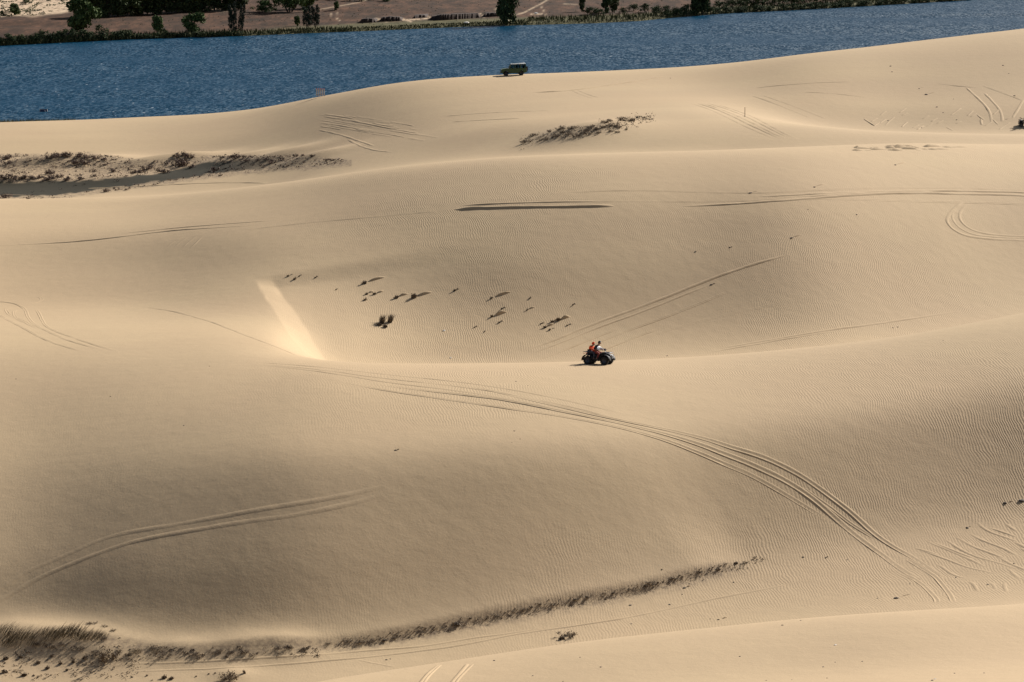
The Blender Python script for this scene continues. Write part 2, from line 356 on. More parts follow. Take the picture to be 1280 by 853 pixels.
# where ripples lie: strong on the faces right of the middle, weak at left and on the crests
rip_w = np.clip(sstep(250, 620, PX_all) * .9 + .12, 0, 1) * (1 - .75 * sstep(0, 1, np.exp(-((GY - 120) / 14.)**2)))
rip_w = np.where(GY > 300, .25, rip_w) * np.where(GY < 135, .12, 1) * (1 - .75 * np.exp(-((GY - 197) / 7.)**2)) * (1 - .65 * np.exp(-((GY - 149) / 9.)**2))
dunes = grid_mesh("sand_dunes", V, FQ, M_SAND, {"litter": U, "grass": G, "ripple": rip_w})
dunes["kind"] = "structure"; dunes["label"] = "pale rolling sand dunes with wind ripples and tyre tracks"
# ------------------------------------------------------------------ tyre tracks and sand ridges: raised berms on the sand
M_RUT = sand_material("track_sand", attrs=False, ripples=False)
PROF = {"rut": [(-1, -.45), (-.86, .55), (-.74, 1.0), (-.58, .5), (-.42, .04), (-.15, .05), (.2, .55), (.5, 1.0), (.72, .6), (1, -.45)],
        "berm": [(-1, -.5), (-.6, .45), (-.2, 1.0), (.2, .95), (.6, .4), (1, -.5)],
        "scarp": [(-1, -.6), (-.75, .25), (-.35, 1.0), (.0, .95), (.5, .5), (1, -.4)]}
P_DIST = lambda p: p[0].y
def resample(pts, step):
    P = np.array([tuple(p)[:2] for p in pts]); t = np.concatenate([[0], np.cumsum(np.hypot(*np.diff(P, axis=0).T))]); t = t + np.arange(len(t)) * 1e-9
    n = max(int(t[-1] / step), 3); q = np.linspace(0, t[-1], n)
    return np.stack([np.interp(q, t, P[:, 0]), np.interp(q, t, P[:, 1])], 1), q
def ribbon(pts3, width, height, kind="rut", name="tyre_track", side=0.0, fade=.12, wob=.04, step=None, parent=None):
    if len(pts3) < 3: return None
    height *= .29 if kind == 'rut' else (.62 if kind == 'scarp' else .45)
    if P_DIST(pts3) > 300: height *= .85
    P, q = resample(pts3, step or max(.35, width * .7)); P = np.stack([blur(P[:, :1], 1.5, 0)[:, 0], blur(P[:, 1:], 1.5, 0)[:, 0]], 1)
    T = np.gradient(P, axis=0); T /= np.maximum(np.hypot(T[:, 0], T[:, 1])[:, None], 1e-9); Nn = np.stack([-T[:, 1], T[:, 0]], 1)
    n = len(P); u = np.linspace(0, 1, n); prof = PROF[kind]
    s0 = RNG.random() * 50
    amp = np.minimum(sstep(0, fade, u), sstep(0, fade, 1 - u)) if fade else np.ones(n)
    amp = amp * (.65 + .7 * vnoise(q / 2.2 + s0, q * 0 + s0, 3))
    jog = (vnoise(q / 1.7 + s0, q * 0 + 3.3, 4) - .5) * wob * 2 + (vnoise(q / 9 + s0, q * 0 + 1.3, 6) - .5) * wob * 4
    vs = []
    for k, (pu, ph) in enumerate(prof):
        off = side + pu * width / 2 + jog + (vnoise(q / .8 + s0, q * 0 + k, 8) - .5) * width * .07
        x = P[:, 0] + Nn[:, 0] * off; y = P[:, 1] + Nn[:, 1] * off; z = bil(Z, x, y)
        hh = np.where(ph < 0, ph * height, ph * height * amp * (.8 + .4 * vnoise(q / .7 + s0, q * 0 + k * 3.1, 9)) - (1 - amp) * height * .35)
        vs.append(np.stack([x, y, z + hh], 1))
    Vv = np.stack(vs, 1).reshape(-1, 3); m = len(prof)
    fs = [(a * m + b, a * m + b + 1, (a + 1) * m + b + 1, (a + 1) * m + b) for a in range(n - 1) for b in range(m - 1)]
    fs = [f[::-1] for f in fs]
    return mesh_obj(name, Vv, fs, M_RUT, parent or dunes, smooth=True)
def track(pts, width=.36, height=.05, **k):
    p = survey(pts); 
    # break where the ground hides the line
    seg = [[p[0]]] if p else []
    for a, b in zip(p, p[1:]):
        if (b - a).length > 9: seg.append([])
        seg[-1].append(b)
    return [ribbon(s, width, height, **k) for s in seg if len(s) > 2]
if 0: pass
# the four crossing ruts on the front face
track([(478, 474), (517, 475), (576, 481), (634, 493), (693, 506.6), (751.6, 520), (810, 532), (860, 543), (900, 554.5), (937, 566.5), (975, 580.6), (1012.6, 602), (1040.7, 622.9), (1068.9, 645.4), (1087.6, 664), (1116.3, 683.8), (1144, 700), (1172.6, 719.4), (1189.5, 732.6), (1197, 744), (1200, 757)], .52, .10, fade=.3)
track([(1128, 695), (1150, 708), (1172, 724), (1185, 739), (1192, 752), (1193, 758)], .42, .07)
track([(400, 468), (478, 481), (556, 491), (634, 500.8), (712.5, 516), (771, 528), (830, 542), (900, 564), (937.5, 578.8), (975, 596.6), (1005, 614.4), (1031, 637), (1063, 665), (1087.6, 684), (1116, 704.4), (1135, 717.5), (1153.8, 728.8), (1168.8, 741), (1177, 751), (1179, 760)], .55, .11, fade=.3)
track([(380, 466), (478, 487), (556, 499), (634, 510.5), (712.5, 522), (771, 534), (830, 549.6), (900, 577), (937.5, 592), (980.7, 617), (1005, 631), (1031, 648), (1055.7, 666), (1080, 684), (1105, 701)], .46, .08, fade=.3)
track([(1000, 606), (1012.6, 616), (1040.7, 635), (1059.5, 651), (1087.6, 669), (1100, 677)], .34, .06)
track([(1128, 716), (1150, 729), (1163, 741), (1170.7, 752), (1171, 761)], .42, .07)
for dy in (0, 5, 9): track([(300, 452 + dy * .3), (400, 459 + dy * .6), (480, 468 + dy), (560, 476 + dy * 1.2), (640, 487 + dy * 1.4), (720, 503 + dy * 1.5), (800, 522 + dy * 1.6)], .3, .035)
# soft old pair lower left
track([(-150, 800), (-60, 763), (0, 737), (30, 717), (72, 699), (127, 675), (211, 658), (295, 643), (400, 626), (470, 611), (500, 602), (545, 590)], .6, .045, kind="berm", fade=.22)
track([(-150, 815), (-60, 778), (0, 751), (50, 722), (97, 702), (139, 686), (211, 669), (295, 654.5), (400, 638), (470, 621), (500, 611), (540, 598)], .6, .062, kind="berm", fade=.22)
# loops on the left shelf
for t in ([(-70, 372), (-30, 375), (0, 377), (17, 379), (28, 383.4), (33.6, 389.7), (36, 397.5), (45, 407), (62.5, 415.5), (86, 425.6), (109, 432.7), (133, 439.7), (153, 444)],
          [(36, 382), (45, 386), (50, 393), (53, 401), (62.5, 410), (86, 420), (109, 428), (133, 436), (172, 445.5)],
          [(-60, 362), (-30, 378), (0, 394), (31, 411.6), (62.5, 427), (94, 437), (117, 442), (137.5, 444.4)], [(39, 405), (20, 396.7), (17, 391), (25, 386)],
          [(60, 414), (40, 408), (24, 399), (10, 392), (7, 386), (12, 381)], [(156, 381), (198, 386), (253, 399), (295, 414), (337.6, 430.7), (380, 448)],
          [(36, 381), (46, 378), (54, 375), (52, 372), (40, 371)]):
    track(t, .34, .055, fade=.15)
# long traverses above the bowl
track([(-120, 315), (0, 307), (105, 301), (211, 289), (316, 282), (404, 275)], .5, .10, kind="scarp", fade=.5)
track([(105, 297), (211, 286), (316, 277.5), (394, 272.5)], .45, .07, kind="scarp", fade=.4)
track([(300, 288), (400, 277), (480, 270), (558, 263)], .4, .04)
track([(550, 262.8), (600, 260), (680, 258.2), (785, 257)], .8, .3, kind="scarp", fade=.22, wob=.05)
track([(560, 258), (640, 254), (780, 252)], .5, .08, kind="scarp", fade=.2)
track([(780, 257.8), (874, 256.6), (975, 250.8), (1053, 245), (1112, 242.2), (1210, 242.6), (1300, 246), (1420, 254)], .5, .12, kind="scarp", fade=.25)
track([(640, 246), (780, 238), (936, 241), (1014, 238.3), (1092.5, 235), (1300, 239), (1420, 243)], .4, .05)
track([(600, 255), (780, 252), (936, 250.8), (1034, 247.5), (1120, 247)], .4, .05, fade=.3)
track([(900, 253), (1014, 248.8), (1131.6, 251.6), (1290, 256), (1400, 262)], .4, .06)
track([(870, 248), (960, 245), (1050, 241), (1150, 238.5), (1290, 241), (1400, 248)], .45, .10, kind="scarp", fade=.3)
track([(980, 247), (1060, 243), (1130, 240.5), (1200, 240.5)], .6, .12, kind="scarp", fade=.3)
track([(1213.6, 246.9), (1190, 262.5), (1182.3, 276), (1194, 289.8), (1221.4, 297.7), (1290, 301), (1400, 306)], .45, .09, kind="berm")
track([(1217.5, 250.8), (1201.9, 260.5), (1198, 272.3), (1209.7, 286), (1233, 292.6), (1290, 296.5), (1400, 302)], .4, .07, kind="berm")
track([(1207, 249), (1196, 259), (1190, 272), (1200, 286), (1226, 294.5), (1290, 298), (1400, 303)], .35, .04, kind="berm")
# fan of tracks climbing out of the bowl
for k, (o, h, e) in enumerate([(0, .11, 1.0), (5, .08, .8), (14, .12, .55), (19, .1, .8), (29, .11, .6), (36, .09, .5), (46, .09, .42), (58, .08, .35)]):
    base = [(600, 454.5), (638.8, 445), (674.8, 432), (715.9, 415.3), (760, 398), (780, 391), (838.6, 368.5), (897, 345), (955.8, 326), (1014, 311)]
    n = max(4, int(len(base) * e)); fan = [(a + o * 1.9, b + o * .55) for a, b in base[:n]]; fan = [(a, b) for a, b in fan if b < np.interp(a, [600, 700, 780, 900], [454.5, 452.5, 449.5, 446]) - .4]
    if len(fan) > 2: track(fan, .42 if k == 0 else .32, h, kind="scarp" if k < 2 else "rut", fade=.2)
track([(834.7, 448), (897, 436), (975, 422.7), (1034, 413), (1092.5, 405), (1170.6, 393), (1248, 383.6)], .4, .06, kind="scarp", fade=.35)
track([(850, 446), (900, 437.5), (975, 425), (1034, 415.5), (1075, 410)], .35, .05, kind="scarp", fade=.35)
track([(780, 430), (850, 408), (930, 388), (990, 376)], .35, .03)
# valley floor tracks and those over the near dune
track([(40, 843), (100, 842), (200, 838), (300, 834), (400, 826), (470, 820), (540.6, 811.9), (599, 802.5), (646, 793), (700, 785.5), (797, 770), (844, 759.7), (891, 749), (980, 731.6), (1090, 699)], .3, .065, kind="berm", fade=.3)
track([(60, 834), (200, 829), (300, 824), (400, 818.4), (470, 813), (540.6, 806), (587.5, 798), (700, 782.7), (780, 768)], .3, .05, kind="berm", fade=.3)
track([(440, 824), (480, 832), (520, 838)], .3, .03, kind="berm")
for o in (0, 5, 39, 45): track([(522 + o, 862), (530 + o, 848), (541 + o, 837), (551 + o * .97, 829 - o * .09)], .2 if o in (5, 45) else .26, .07, kind="berm", fade=.1)
for o in (0, 14): track([(655 + o, 800), (668 + o, 789), (678 + o, 778)], .3, .03)
# far slopes
track([(653, 116), (690, 115), (725, 112), (760, 107), (800, 101), (838, 94)], .8, .15, kind="scarp")
track([(715, 113), (728, 119), (745, 124)], .4, .06); track([(722, 112), (738, 119), (752, 123)], .4, .06)
for o, h in ((0, .12), (6, .09), (14, .1), (20, .08), (-8, .07)): track([(862 + o, 127), (884 + o, 133), (927 + o, 151 - o * .1), (963 + o, 168), (992 + o, 181)], .45, h)
track([(938.6, 118.6), (981.7, 134.7), (1021, 151)], .45, .08); track([(950, 118), (995, 134), (1040, 152)], .45, .07)
track([(938.6, 110.6), (999.7, 105), (1071.5, 102)], .5, .09); track([(1000, 115), (1060, 119), (1095, 124)], .4, .06)
track([(1206, 108), (1224, 125), (1238, 143.7), (1238.8, 158)], .6, .16, kind="berm"); track([(1229, 115), (1244, 130), (1253, 143.7), (1252, 158)], .6, .14, kind="berm")
track([(1228, 157), (1226, 150), (1233, 144)], .5, .12, kind="berm"); track([(1280, 124), (1272, 138), (1264, 150)], .6, .14, kind="berm")
track([(1168, 104), (1200, 108), (1232, 111)], .5, .09); track([(1225, 106), (1255, 117), (1285, 128)], .5, .09)
for k in range(46):
    x = 1075 + 205 * RNG.random(); y = 141 + 23 * RNG.random(); a = RNG.uniform(6, 16); sl_ = RNG.uniform(.5, 1.1) * (1 if RNG.random() < .8 else -1)
    track([(x, y), (x + a * .5, y - a * sl_ * .45), (x + a, y - a * sl_ * .8)], .4, RNG.uniform(.08, .18), kind="berm", name="sand_furrow")
for k in range(30):
    x = 1035 + 150 * RNG.random(); y = 183.5 + 5.5 * RNG.random(); a = RNG.uniform(10, 40)
    track([(x, y), (x + a * .5, y - .8), (x + a, y + RNG.uniform(-1, 1))], .8, RNG.uniform(.12, .3), kind="scarp", name="sand_furrow")
for k in range(44):
    x = 395 + 120 * RNG.random(); y = 139 + (x - 395) * .13 + 20 * RNG.random(); a = RNG.uniform(12, 48)
    track([(x, y), (x + a * .5, y + a * .07), (x + a, y + a * .16)], RNG.uniform(.4, .9), RNG.uniform(.02, .07), kind="scarp", name="sand_furrow")
for t in ([(433, 174), (460, 185.7), (500, 190.7)], [(400, 145), (433, 150), (484, 160), (534, 168)], [(551, 146), (600, 142), (700, 138)], [(560, 153), (610, 150), (660, 148)], [(395, 162), (430, 170), (470, 184)]):
    track(t, .6, .07, kind="scarp")
for t in ([(100, 228 + 8), (180, 233), (260, 229), (340, 229)], [(0, 243), (60, 246)]): track(t, .5, .1, kind="scarp")
# wavy long ripples, lower right
zz = lambda pts: [(1060 + a / 5.33, 620 + b / 5.33) for a, b in pts]
for t in ([(820, 150), (870, 215), (1000, 270), (1173, 335)], [(660, 235), (740, 290), (870, 350), (1000, 400), (1100, 440)], [(610, 260), (700, 330), (800, 390), (1000, 450), (1173, 520)],
          [(450, 270), (560, 320), (700, 370), (850, 430), (1000, 500)], [(400, 320), (560, 380), (700, 430), (830, 480), (1020, 530), (1050, 560)], [(580, 440), (680, 500), (720, 530), (850, 545)],
          [(920, 200), (1050, 240), (1173, 285)], [(1060, 170), (1110, 215), (1173, 250)], [(760, 230), (850, 290), (960, 330), (1080, 380), (1173, 430)], [(520, 290), (640, 350), (760, 400), (900, 440)],
          [(1060, 470), (1120, 530), (1150, 570)], [(780, 560), (830, 590), (870, 650)], [(940, 560), (985, 600), (1000, 650)], [(1040, 560), (1050, 620), (1060, 660)], [(1130, 150), (1200, 200), (1260, 260)],
          [(400, 350), (500, 370), (640, 420)], [(1160, 330), (1220, 380), (1270, 400)], [(1080, 300), (1173, 345), (1260, 390)], [(960, 385), (1060, 440), (1173, 480), (1250, 520)]):
    track(zz(t), .34, .045, kind="berm", name="sand_ripple", fade=.3, wob=.12)
# ripple rows beside the valley track
for k in range(60):
    x = 700 + k * 5.2 + RNG.uniform(-2, 2); y = 773 - (x - 700) * .175 + RNG.uniform(-4, 4); track([(x, y), (x + 3, y + 4), (x + 8, y + 7)], .2, .03, kind="berm", name="sand_ripple", fade=.3)
# scalloped patch, far left
for k in range(110):
    x = RNG.uniform(0, 150); y = 318 + RNG.uniform(-16, 22) * (1 - x / 260); a = RNG.uniform(4, 11)
    track([(x, y), (x + a * .3, y - 1.8), (x + a, y - 2.6)], .3, RNG.uniform(.03, .06), kind="berm", name="sand_ripple", fade=.3)
for r_ in range(4): track([(205 + r_ * 10, 312), (222 + r_ * 9, 299), (240 + r_ * 5, 292)], .3, .035, kind="berm", name="sand_ripple", fade=.3)

# ------------------------------------------------------------------ lake
def water_material():
    m = mat("lake_water", (.003, .046, .090), .30, 0, .3); b = m.node_tree.nodes["Principled BSDF"]; b.inputs["IOR"].default_value = 1.33
    g = N(m, "ShaderNodeNewGeometry")
    def nz(scale, sx, sy, det=3, rough=.6, out="Color"):
        mp = N(m, "ShaderNodeMapping"); mp.inputs["Scale"].default_value = (sx, sy, 1); mp.inputs["Rotation"].default_value = (0, 0, R(-10)); LK(m, g.outputs["Position"], mp.inputs["Vector"])
        n = N(m, "ShaderNodeTexNoise"); n.inputs["Scale"].default_value = scale; n.inputs["Detail"].default_value = det; n.inputs["Roughness"].default_value = rough; LK(m, mp.outputs[0], n.inputs["Vector"]); return n.outputs[out]
    def vm(op, a, b_=None, s=None):
        n = N(m, "ShaderNodeVectorMath", operation=op)
        for i, v in enumerate((a, b_)):
            if isinstance(v, tuple): n.inputs[i].default_value = v
            elif v is not None: LK(m, v, n.inputs[i])
        if s is not None:
            if isinstance(s, float): n.inputs["Scale"].default_value = s
            else: LK(m, s, n.inputs["Scale"])
        return n.outputs[0]
    gust = N(m, "ShaderNodeMapRange"); gust.inputs[1].default_value = .35; gust.inputs[2].default_value = .65; gust.inputs[3].default_value = .45; gust.inputs[4].default_value = 1.5; LK(m, nz(1, .006, .035, 4, .6, "Fac"), gust.inputs[0])
    w1 = vm('MULTIPLY', vm('SUBTRACT', nz(1.5, 1, .4, 4, .65), (.5, .5, .5)), (1.25, 1.25, 0)); w2 = vm('MULTIPLY', vm('SUBTRACT', nz(.3, 1, .3, 3), (.5, .5, .5)), (.25, .3, 0))
    sl_ = vm('SCALE', vm('ADD', w1, w2), s=gust.outputs[0]); nn = vm('NORMALIZE', vm('ADD', sl_, (0, -.2, 1))); LK(m, nn, b.inputs["Normal"])
    # small white flecks: sun sparkle on the waves painted in as foam colour
    glint = N(m, "ShaderNodeMapRange"); glint.inputs[1].default_value = .715; glint.inputs[2].default_value = .75; LK(m, nz(.9, 1, .45, 2, .5, "Fac"), glint.inputs[0])
    cm = N(m, "ShaderNodeMix", data_type='RGBA'); LK(m, glint.outputs[0], cm.inputs["Factor"]); cm.inputs[6].default_value = (.003, .046, .090, 1); cm.inputs[7].default_value = (.6, .65, .7, 1); LK(m, cm.outputs[2], b.inputs["Base Color"]); return m
WAVE_H = .55
M_WATER = water_material()
lake = mesh_obj("lake", [(-1400, 490, 0), (1400, 490, 0), (2600, 1900, 0), (-2600, 1900, 0)], [(0, 1, 2, 3)], M_WATER, props={"kind": "structure"})
lake["label"] = "deep blue wind ruffled lake behind the dunes"

# ------------------------------------------------------------------ far bank
SH = [(-260, 72), (0, 57.5), (50, 55), (100, 52.5), (150, 50), (200, 48.2), (310, 45), (380, 42), (450, 39.3), (520, 36.3), (600, 33), (680, 31), (740, 29.5), (800, 26.5), (850, 21.5), (900, 17.5), (950, 15), (1020, 11.5), (1100, 7), (1200, 1), (1280, -5), (1450, -16)]
sa = np.array([wa(*p)[1] for p in SH]); sdist = np.array([H / wa(*p)[0] for p in SH])
FA = np.concatenate([-.2 - np.geomspace(.0015, .9, 50)[::-1], np.linspace(-.2, .2, 560), .2 + np.geomspace(.0015, .9, 50)])
shore = np.interp(FA, sa, sdist); 
E = np.concatenate([[-30, -8, -1.5], np.linspace(0, 330, 190), np.geomspace(340, 9000, 34)])
FY = shore[None, :] * 1.0 + E[:, None]; FX = FA[None, :] * FY
FZ = np.interp(E, [-30, -8, 0, 3, 14, 60, 330, 1200, 4000, 9000], [-4, -1.5, -.02, .7, 1.1, 1.8, 5.5, 10, 24, 30])[:, None] + np.zeros_like(FX)
FZ += (vnoise(FX / 14 + 99, FY / 14, 11) - .5) * .7 * sstep(4, 30, E)[:, None] + (vnoise(FX / 60 + 99, FY / 60, 12) - .5) * 3 * sstep(20, 150, E)[:, None] + (vnoise(FX / 300 + 99, FY / 300, 13) - .5) * 22 * sstep(300, 2500, E)[:, None]
fpy = 426.5 - F * np.tan(PITCH - np.arctan((H - FZ) / FY)); fpx = 640 + F * FA[None, :] * (CP + (426.5 - fpy) / F * SP)
# low eroded bank facing the lake
cl = np.interp(fpx, [430, 450, 480, 520, 560, 620, 640], [29, 28, 27, 25.5, 24, 20, 19]); cmask = sstep(438, 450, fpx) * (1 - sstep(618, 640, fpx))
cmask = cmask * sstep(.22, .36, vnoise(FX / 7 + 44, FX * 0 + 2, 15))
FZ += 0 * cmask * (fpy < cl) * (1 - sstep(0, 5, cl - fpy))
def foff(px, py):
    x, y, z = ray(px, py); d = np.linspace(700, 1700, 4000); 
    a = x / y; fi = np.interp(a, FA, np.arange(len(FA))); i = int(fi); u = fi - i
    colz = FZ[:, i] * (1 - u) + FZ[:, i + 1] * u; coly = FY[:, i] * (1 - u) + FY[:, i + 1] * u
    zz_ = np.interp(d, coly, colz); zr = H + d * z / y; k = np.argmax((zz_ >= zr) & (d > coly[2]))
    return Vector((a * d[k], d[k], zz_[k]))
SANDM = sstep(-2, 1, np.interp(fpx, [-200, 0, 40, 75, 100, 112], [24, 22, 20, 16, 11, -12]) - fpy + 5 * (vnoise(FX / 9 + 9, FY / 20, 17) - .5)) * (fpx < 125) * sstep(-190, -60, fpx + 40 * (vnoise(FX / 25 + 9, FY / 25, 18) - .5))
SANDM = np.maximum(SANDM, .9 * np.exp(-(((fpx - 272) / 11)**2 + ((fpy - 13) / 1.6)**2)))
for pl, wd, am in (([(633, 22), (655, 16), (676, 5), (688, -2)], .8, .75), ([(675, 6), (680, 14), (682, 19)], .7, .6), ([(664, 18), (678, 17.5)], .9, .8), ([(414, 17), (413, 22)], .6, .5), ([(421, 16), (420, 22), (424, 26)], .7, .75), ([(400, 12), (450, 3), (470, -4)], .7, .5), ([(490, 26), (528, 24), (535, 23)], .9, .9), ([(503, 24), (514, 27)], 1.2, .9), ([(470, 24), (484, 27)], 1.4, .8), ([(533, 20), (540, 24)], 1.0, .8), ([(600, 17), (605, 22)], .8, .7), ([(620, 12), (634, 12)], 1.4, .8), ([(622, 16), (630, 14)], 1.6, .6), ([(705, 5), (722, 6)], .8, .4)):
    for (x0, y0), (x1, y1) in zip(pl, pl[1:]):
        t = np.clip(((fpx - x0) * (x1 - x0) + (fpy - y0) * (y1 - y0)) / ((x1 - x0)**2 + (y1 - y0)**2), 0, 1)
        SANDM = np.maximum(SANDM, am * np.exp(-((np.hypot(fpx - x0 - t * (x1 - x0), fpy - y0 - t * (y1 - y0)) / wd)**2)))
GREENM = (1 - sstep(11, 22, E))[:, None] * sstep(300, 420, fpx) + (1 - sstep(5, 9, E))[:, None]; GREENM = np.clip(GREENM, 0, 1)
VF = np.stack([FX, FY, FZ], -1).reshape(-1, 3).astype(np.float32); nr2, nc2 = FZ.shape
jj, ii = np.meshgrid(np.arange(nr2 - 1), np.arange(nc2 - 1), indexing='ij'); b0 = (jj * nc2 + ii).ravel()
FQ2 = np.stack([b0, b0 + 1, b0 + nc2 + 1, b0 + nc2], -1).astype(np.int32)
def bank_material():
    m = mat("far_bank_earth", (.12, .08, .06), .95, 0, .1); b = m.node_tree.nodes["Principled BSDF"]; g = N(m, "ShaderNodeNewGeometry")
    def nz(s, det=5, r_=.65, sc_=None):
        n = N(m, "ShaderNodeTexNoise"); n.inputs["Scale"].default_value = s; n.inputs["Detail"].default_value = det; n.inputs["Roughness"].default_value = r_
        if sc_:
            mp = N(m, "ShaderNodeMapping"); mp.inputs["Scale"].default_value = sc_; LK(m, g.outputs["Position"], mp.inputs["Vector"]); LK(m, mp.outputs[0], n.inputs["Vector"])
        else: LK(m, g.outputs["Position"], n.inputs["Vector"])
        return n.outputs["Fac"]
    def rp(v, stops):
        n = N(m, "ShaderNodeValToRGB"); el = n.color_ramp.elements
        while len(el) < len(stops): el.new(.5)
        for e, (p, c) in zip(el, stops): e.position = p; e.color = (*c, 1)
        LK(m, v, n.inputs[0]); return n.outputs[0]
    def mx(f, a, c):
        n = N(m, "ShaderNodeMix", data_type='RGBA'); LK(m, f, n.inputs["Factor"]); LK(m, a, n.inputs[6]); LK(m, c, n.inputs[7]); return n.outputs[2]
    earth = rp(nz(.22, 8, .8, (1, .3, 1)), [(.34, (.016, .010, .006)), (.5, (.048, .025, .014)), (.68, (.125, .062, .036))])
    sandc = rp(nz(.8, 4, .7, (1, .3, 1)), [(.38, (.12, .09, .065)), (.47, (.46, .34, .23)), (.7, (.56, .43, .29))])
    grn = rp(nz(.3, 4), [(.3, (.05, .048, .022)), (.7, (.12, .105, .05))])
    a1 = N(m, "ShaderNodeAttribute", attribute_name="pale"); a2 = N(m, "ShaderNodeAttribute", attribute_name="green")
    c = mx(a2.outputs["Fac"], earth, grn); c = mx(a1.outputs["Fac"], c, sandc); LK(m, c, b.inputs["Base Color"]); return m
fb = grid_mesh("far_bank", VF, FQ2, bank_material(), {"pale": SANDM, "green": GREENM}); fb["kind"] = "structure"; fb["label"] = "brown dry bank across the lake with pale paths"

M_EARTH = noisy("eroded_earth", (.030, .020, .017), (.062, .040, .031), 1.5, .95)
for segp in ([(449, 29.3, 24.5), (460, 28.8, 23.4), (470, 28.3, 23.6)], [(474, 27.5, 22.5), (488, 27.2, 21), (503, 26.4, 22.2)], [(516, 23.5, 20.5), (524, 22.6, 18.8), (534, 22, 19.5)], [(537, 25.4, 21.5), (552, 25.8, 18.6), (570, 24.6, 18), (586, 23.6, 17.4), (600, 22.5, 16.6)], [(604, 21.8, 17.2), (614, 21.2, 16.4), (626, 20.6, 17.2)]):
    vs, fs = [], []; xs = np.arange(segp[0][0], segp[-1][0] + .1, 1.5)
    for k, x in enumerate(xs):
        yb_ = float(np.interp(x, [q[0] for q in segp], [q[1] for q in segp])); yt_ = float(np.interp(x, [q[0] for q in segp], [q[2] for q in segp])) + RNG.uniform(-.25, .25); e_ = min(1, k / 2, (len(xs) - 1 - k) / 2)
        p = foff(x, yb_); h_ = (yb_ - yt_) * p.length / F * (.15 + .85 * e_); j = RNG.uniform(-.3, .3)
        vs += [p + Vector((0, j, -.3)), p + Vector((0, .2 + j, h_ * .6)), p + Vector((0, .5 + j, h_)), p + Vector((0, 2.5, h_ + .02)), p + Vector((0, 16, .1))]
    for a_ in range(len(xs) - 1): fs += [(a_ * 5 + b_, (a_ + 1) * 5 + b_, (a_ + 1) * 5 + b_ + 1, a_ * 5 + b_ + 1) for b_ in range(4)]
    mesh_obj("eroded_bank", vs, fs, M_EARTH, fb)
# ------------------------------------------------------------------ plants on the sand
M_BRUSH = noisy("dry_brush", (.08, .057, .038), (.19, .14, .092), 3.0)
M_GRASS = noisy("dry_grass", (.10, .08, .045), (.26, .20, .125), 2.0)
M_GRASSD = noisy("dark_grass", (.065, .052, .032), (.17, .13, .08), 2.0)
M_SCRUB = noisy("purple_scrub", (.085, .058, .046), (.19, .13, .10), 1.5)
M_STONE = noisy("dark_stone", (.04, .034, .03), (.10, .08, .065), 6.0)
M_PALE = noisy("pale_stone", (.5, .47, .42), (.7, .66, .6), 6.0)
ORD = ["first", "second", "third", "fourth", "fifth", "sixth", "seventh", "eighth", "ninth", "tenth", "eleventh", "twelfth", "thirteenth", "fourteenth", "fifteenth", "sixteenth", "seventeenth", "eighteenth", "nineteenth"]
def ordinal(i):
    if i < 19: return ORD[i]
    t = (i + 1) // 10; u = (i + 1) % 10; T = {2: "twent", 3: "thirt", 4: "fort", 5: "fift", 6: "sixt"}[t]
    return T + ("ieth" if u == 0 else "y-" + ORD[u - 1])
def me_from(name, vs, fs, m):
    me = bpy.data.meshes.new(name); me.from_pydata(vs, [], fs); me.materials.append(m); me.update(); return me
def blade(vs, fs, p, q, w, bend):
    d = q - p; s = Vector((-d.y, d.x, 0)); s = (s.normalized() if s.length > 1e-4 else Vector((1, 0, 0))) * w
    s = Matrix.Rotation(random.uniform(0, 3.14), 3, 'Z') @ s; m_ = (p + q) / 2 + bend; n = len(vs)
    vs += [p - s, p + s, m_ + s * .8, m_ - s * .8, q]; fs += [(n, n + 1, n + 2, n + 3), (n + 3, n + 2, n + 4)]
def tuft_mesh(name, n, r, h, lean, m, w=.012, spread=.5):
    vs, fs = [], []
    for _ in range(n):
        a = random.uniform(0, 6.28); rr = r * math.sqrt(random.random()); p = Vector((rr * math.cos(a), rr * math.sin(a), -.04))
        hh = h * random.uniform(.45, 1.1); q = p + Vector((lean[0] * hh + random.gauss(0, spread) * hh * .5, lean[1] * hh + random.gauss(0, spread) * hh * .5, hh))
        blade(vs, fs, p, q, w * random.uniform(.6, 1.4), Vector((0, 0, hh * .12)))
    return me_from(name, vs, fs, m)
def shrub_mesh(name, n, m, leaf=.05, flat=.55, wx=1.0):
    """unit radius shrub of twigs and small leaves in uneven clumps"""
    vs, fs = [], []; cl = [(Vector((random.uniform(-.75, .75) * wx, random.uniform(-.6, .6) * min(wx, 1), random.uniform(.12, .5) * flat / .55)), random.uniform(.15, .36)) for _ in range(9)]
    for i in range(n):
        c, r = random.choice(cl); q = c + Vector([random.gauss(0, r * .55) for _ in range(3)]); q.z = max(q.z * .9, .0)
        if i % 4 == 0: blade(vs, fs, Vector((c.x * .5, c.y * .5, -.05)), q, .012, Vector((0, 0, .08)))
        else:
            u = Vector([random.gauss(0, 1) for _ in range(3)]).normalized() * leaf; v = u.cross(Vector([random.gauss(0, 1) for _ in range(3)])).normalized() * leaf * .7
            k = len(vs); vs += [q - u, q - v, q + u, q + v]; fs.append((k, k + 1, k + 2, k + 3))
    return me_from(name, vs, fs, m)
def place(name, me, p, s, rz=None, label=None, cat="shrub", group=None, tilt=0):
    o = bpy.data.objects.new(name, me); COL.objects.link(o); o.location = p; o.scale = s if isinstance(s, tuple) else (s, s, s)
    o.rotation_euler = (0, tilt, random.uniform(0, 6.28) if rz is None else rz)
    if label: tagit(o, label, cat, group)
    return o
BR = [shrub_mesh("brush", 420, M_BRUSH, .055, .45) for _ in range(4)]
SCR = [shrub_mesh("scrub", 420, M_SCRUB, .075, .5) for _ in range(4)]
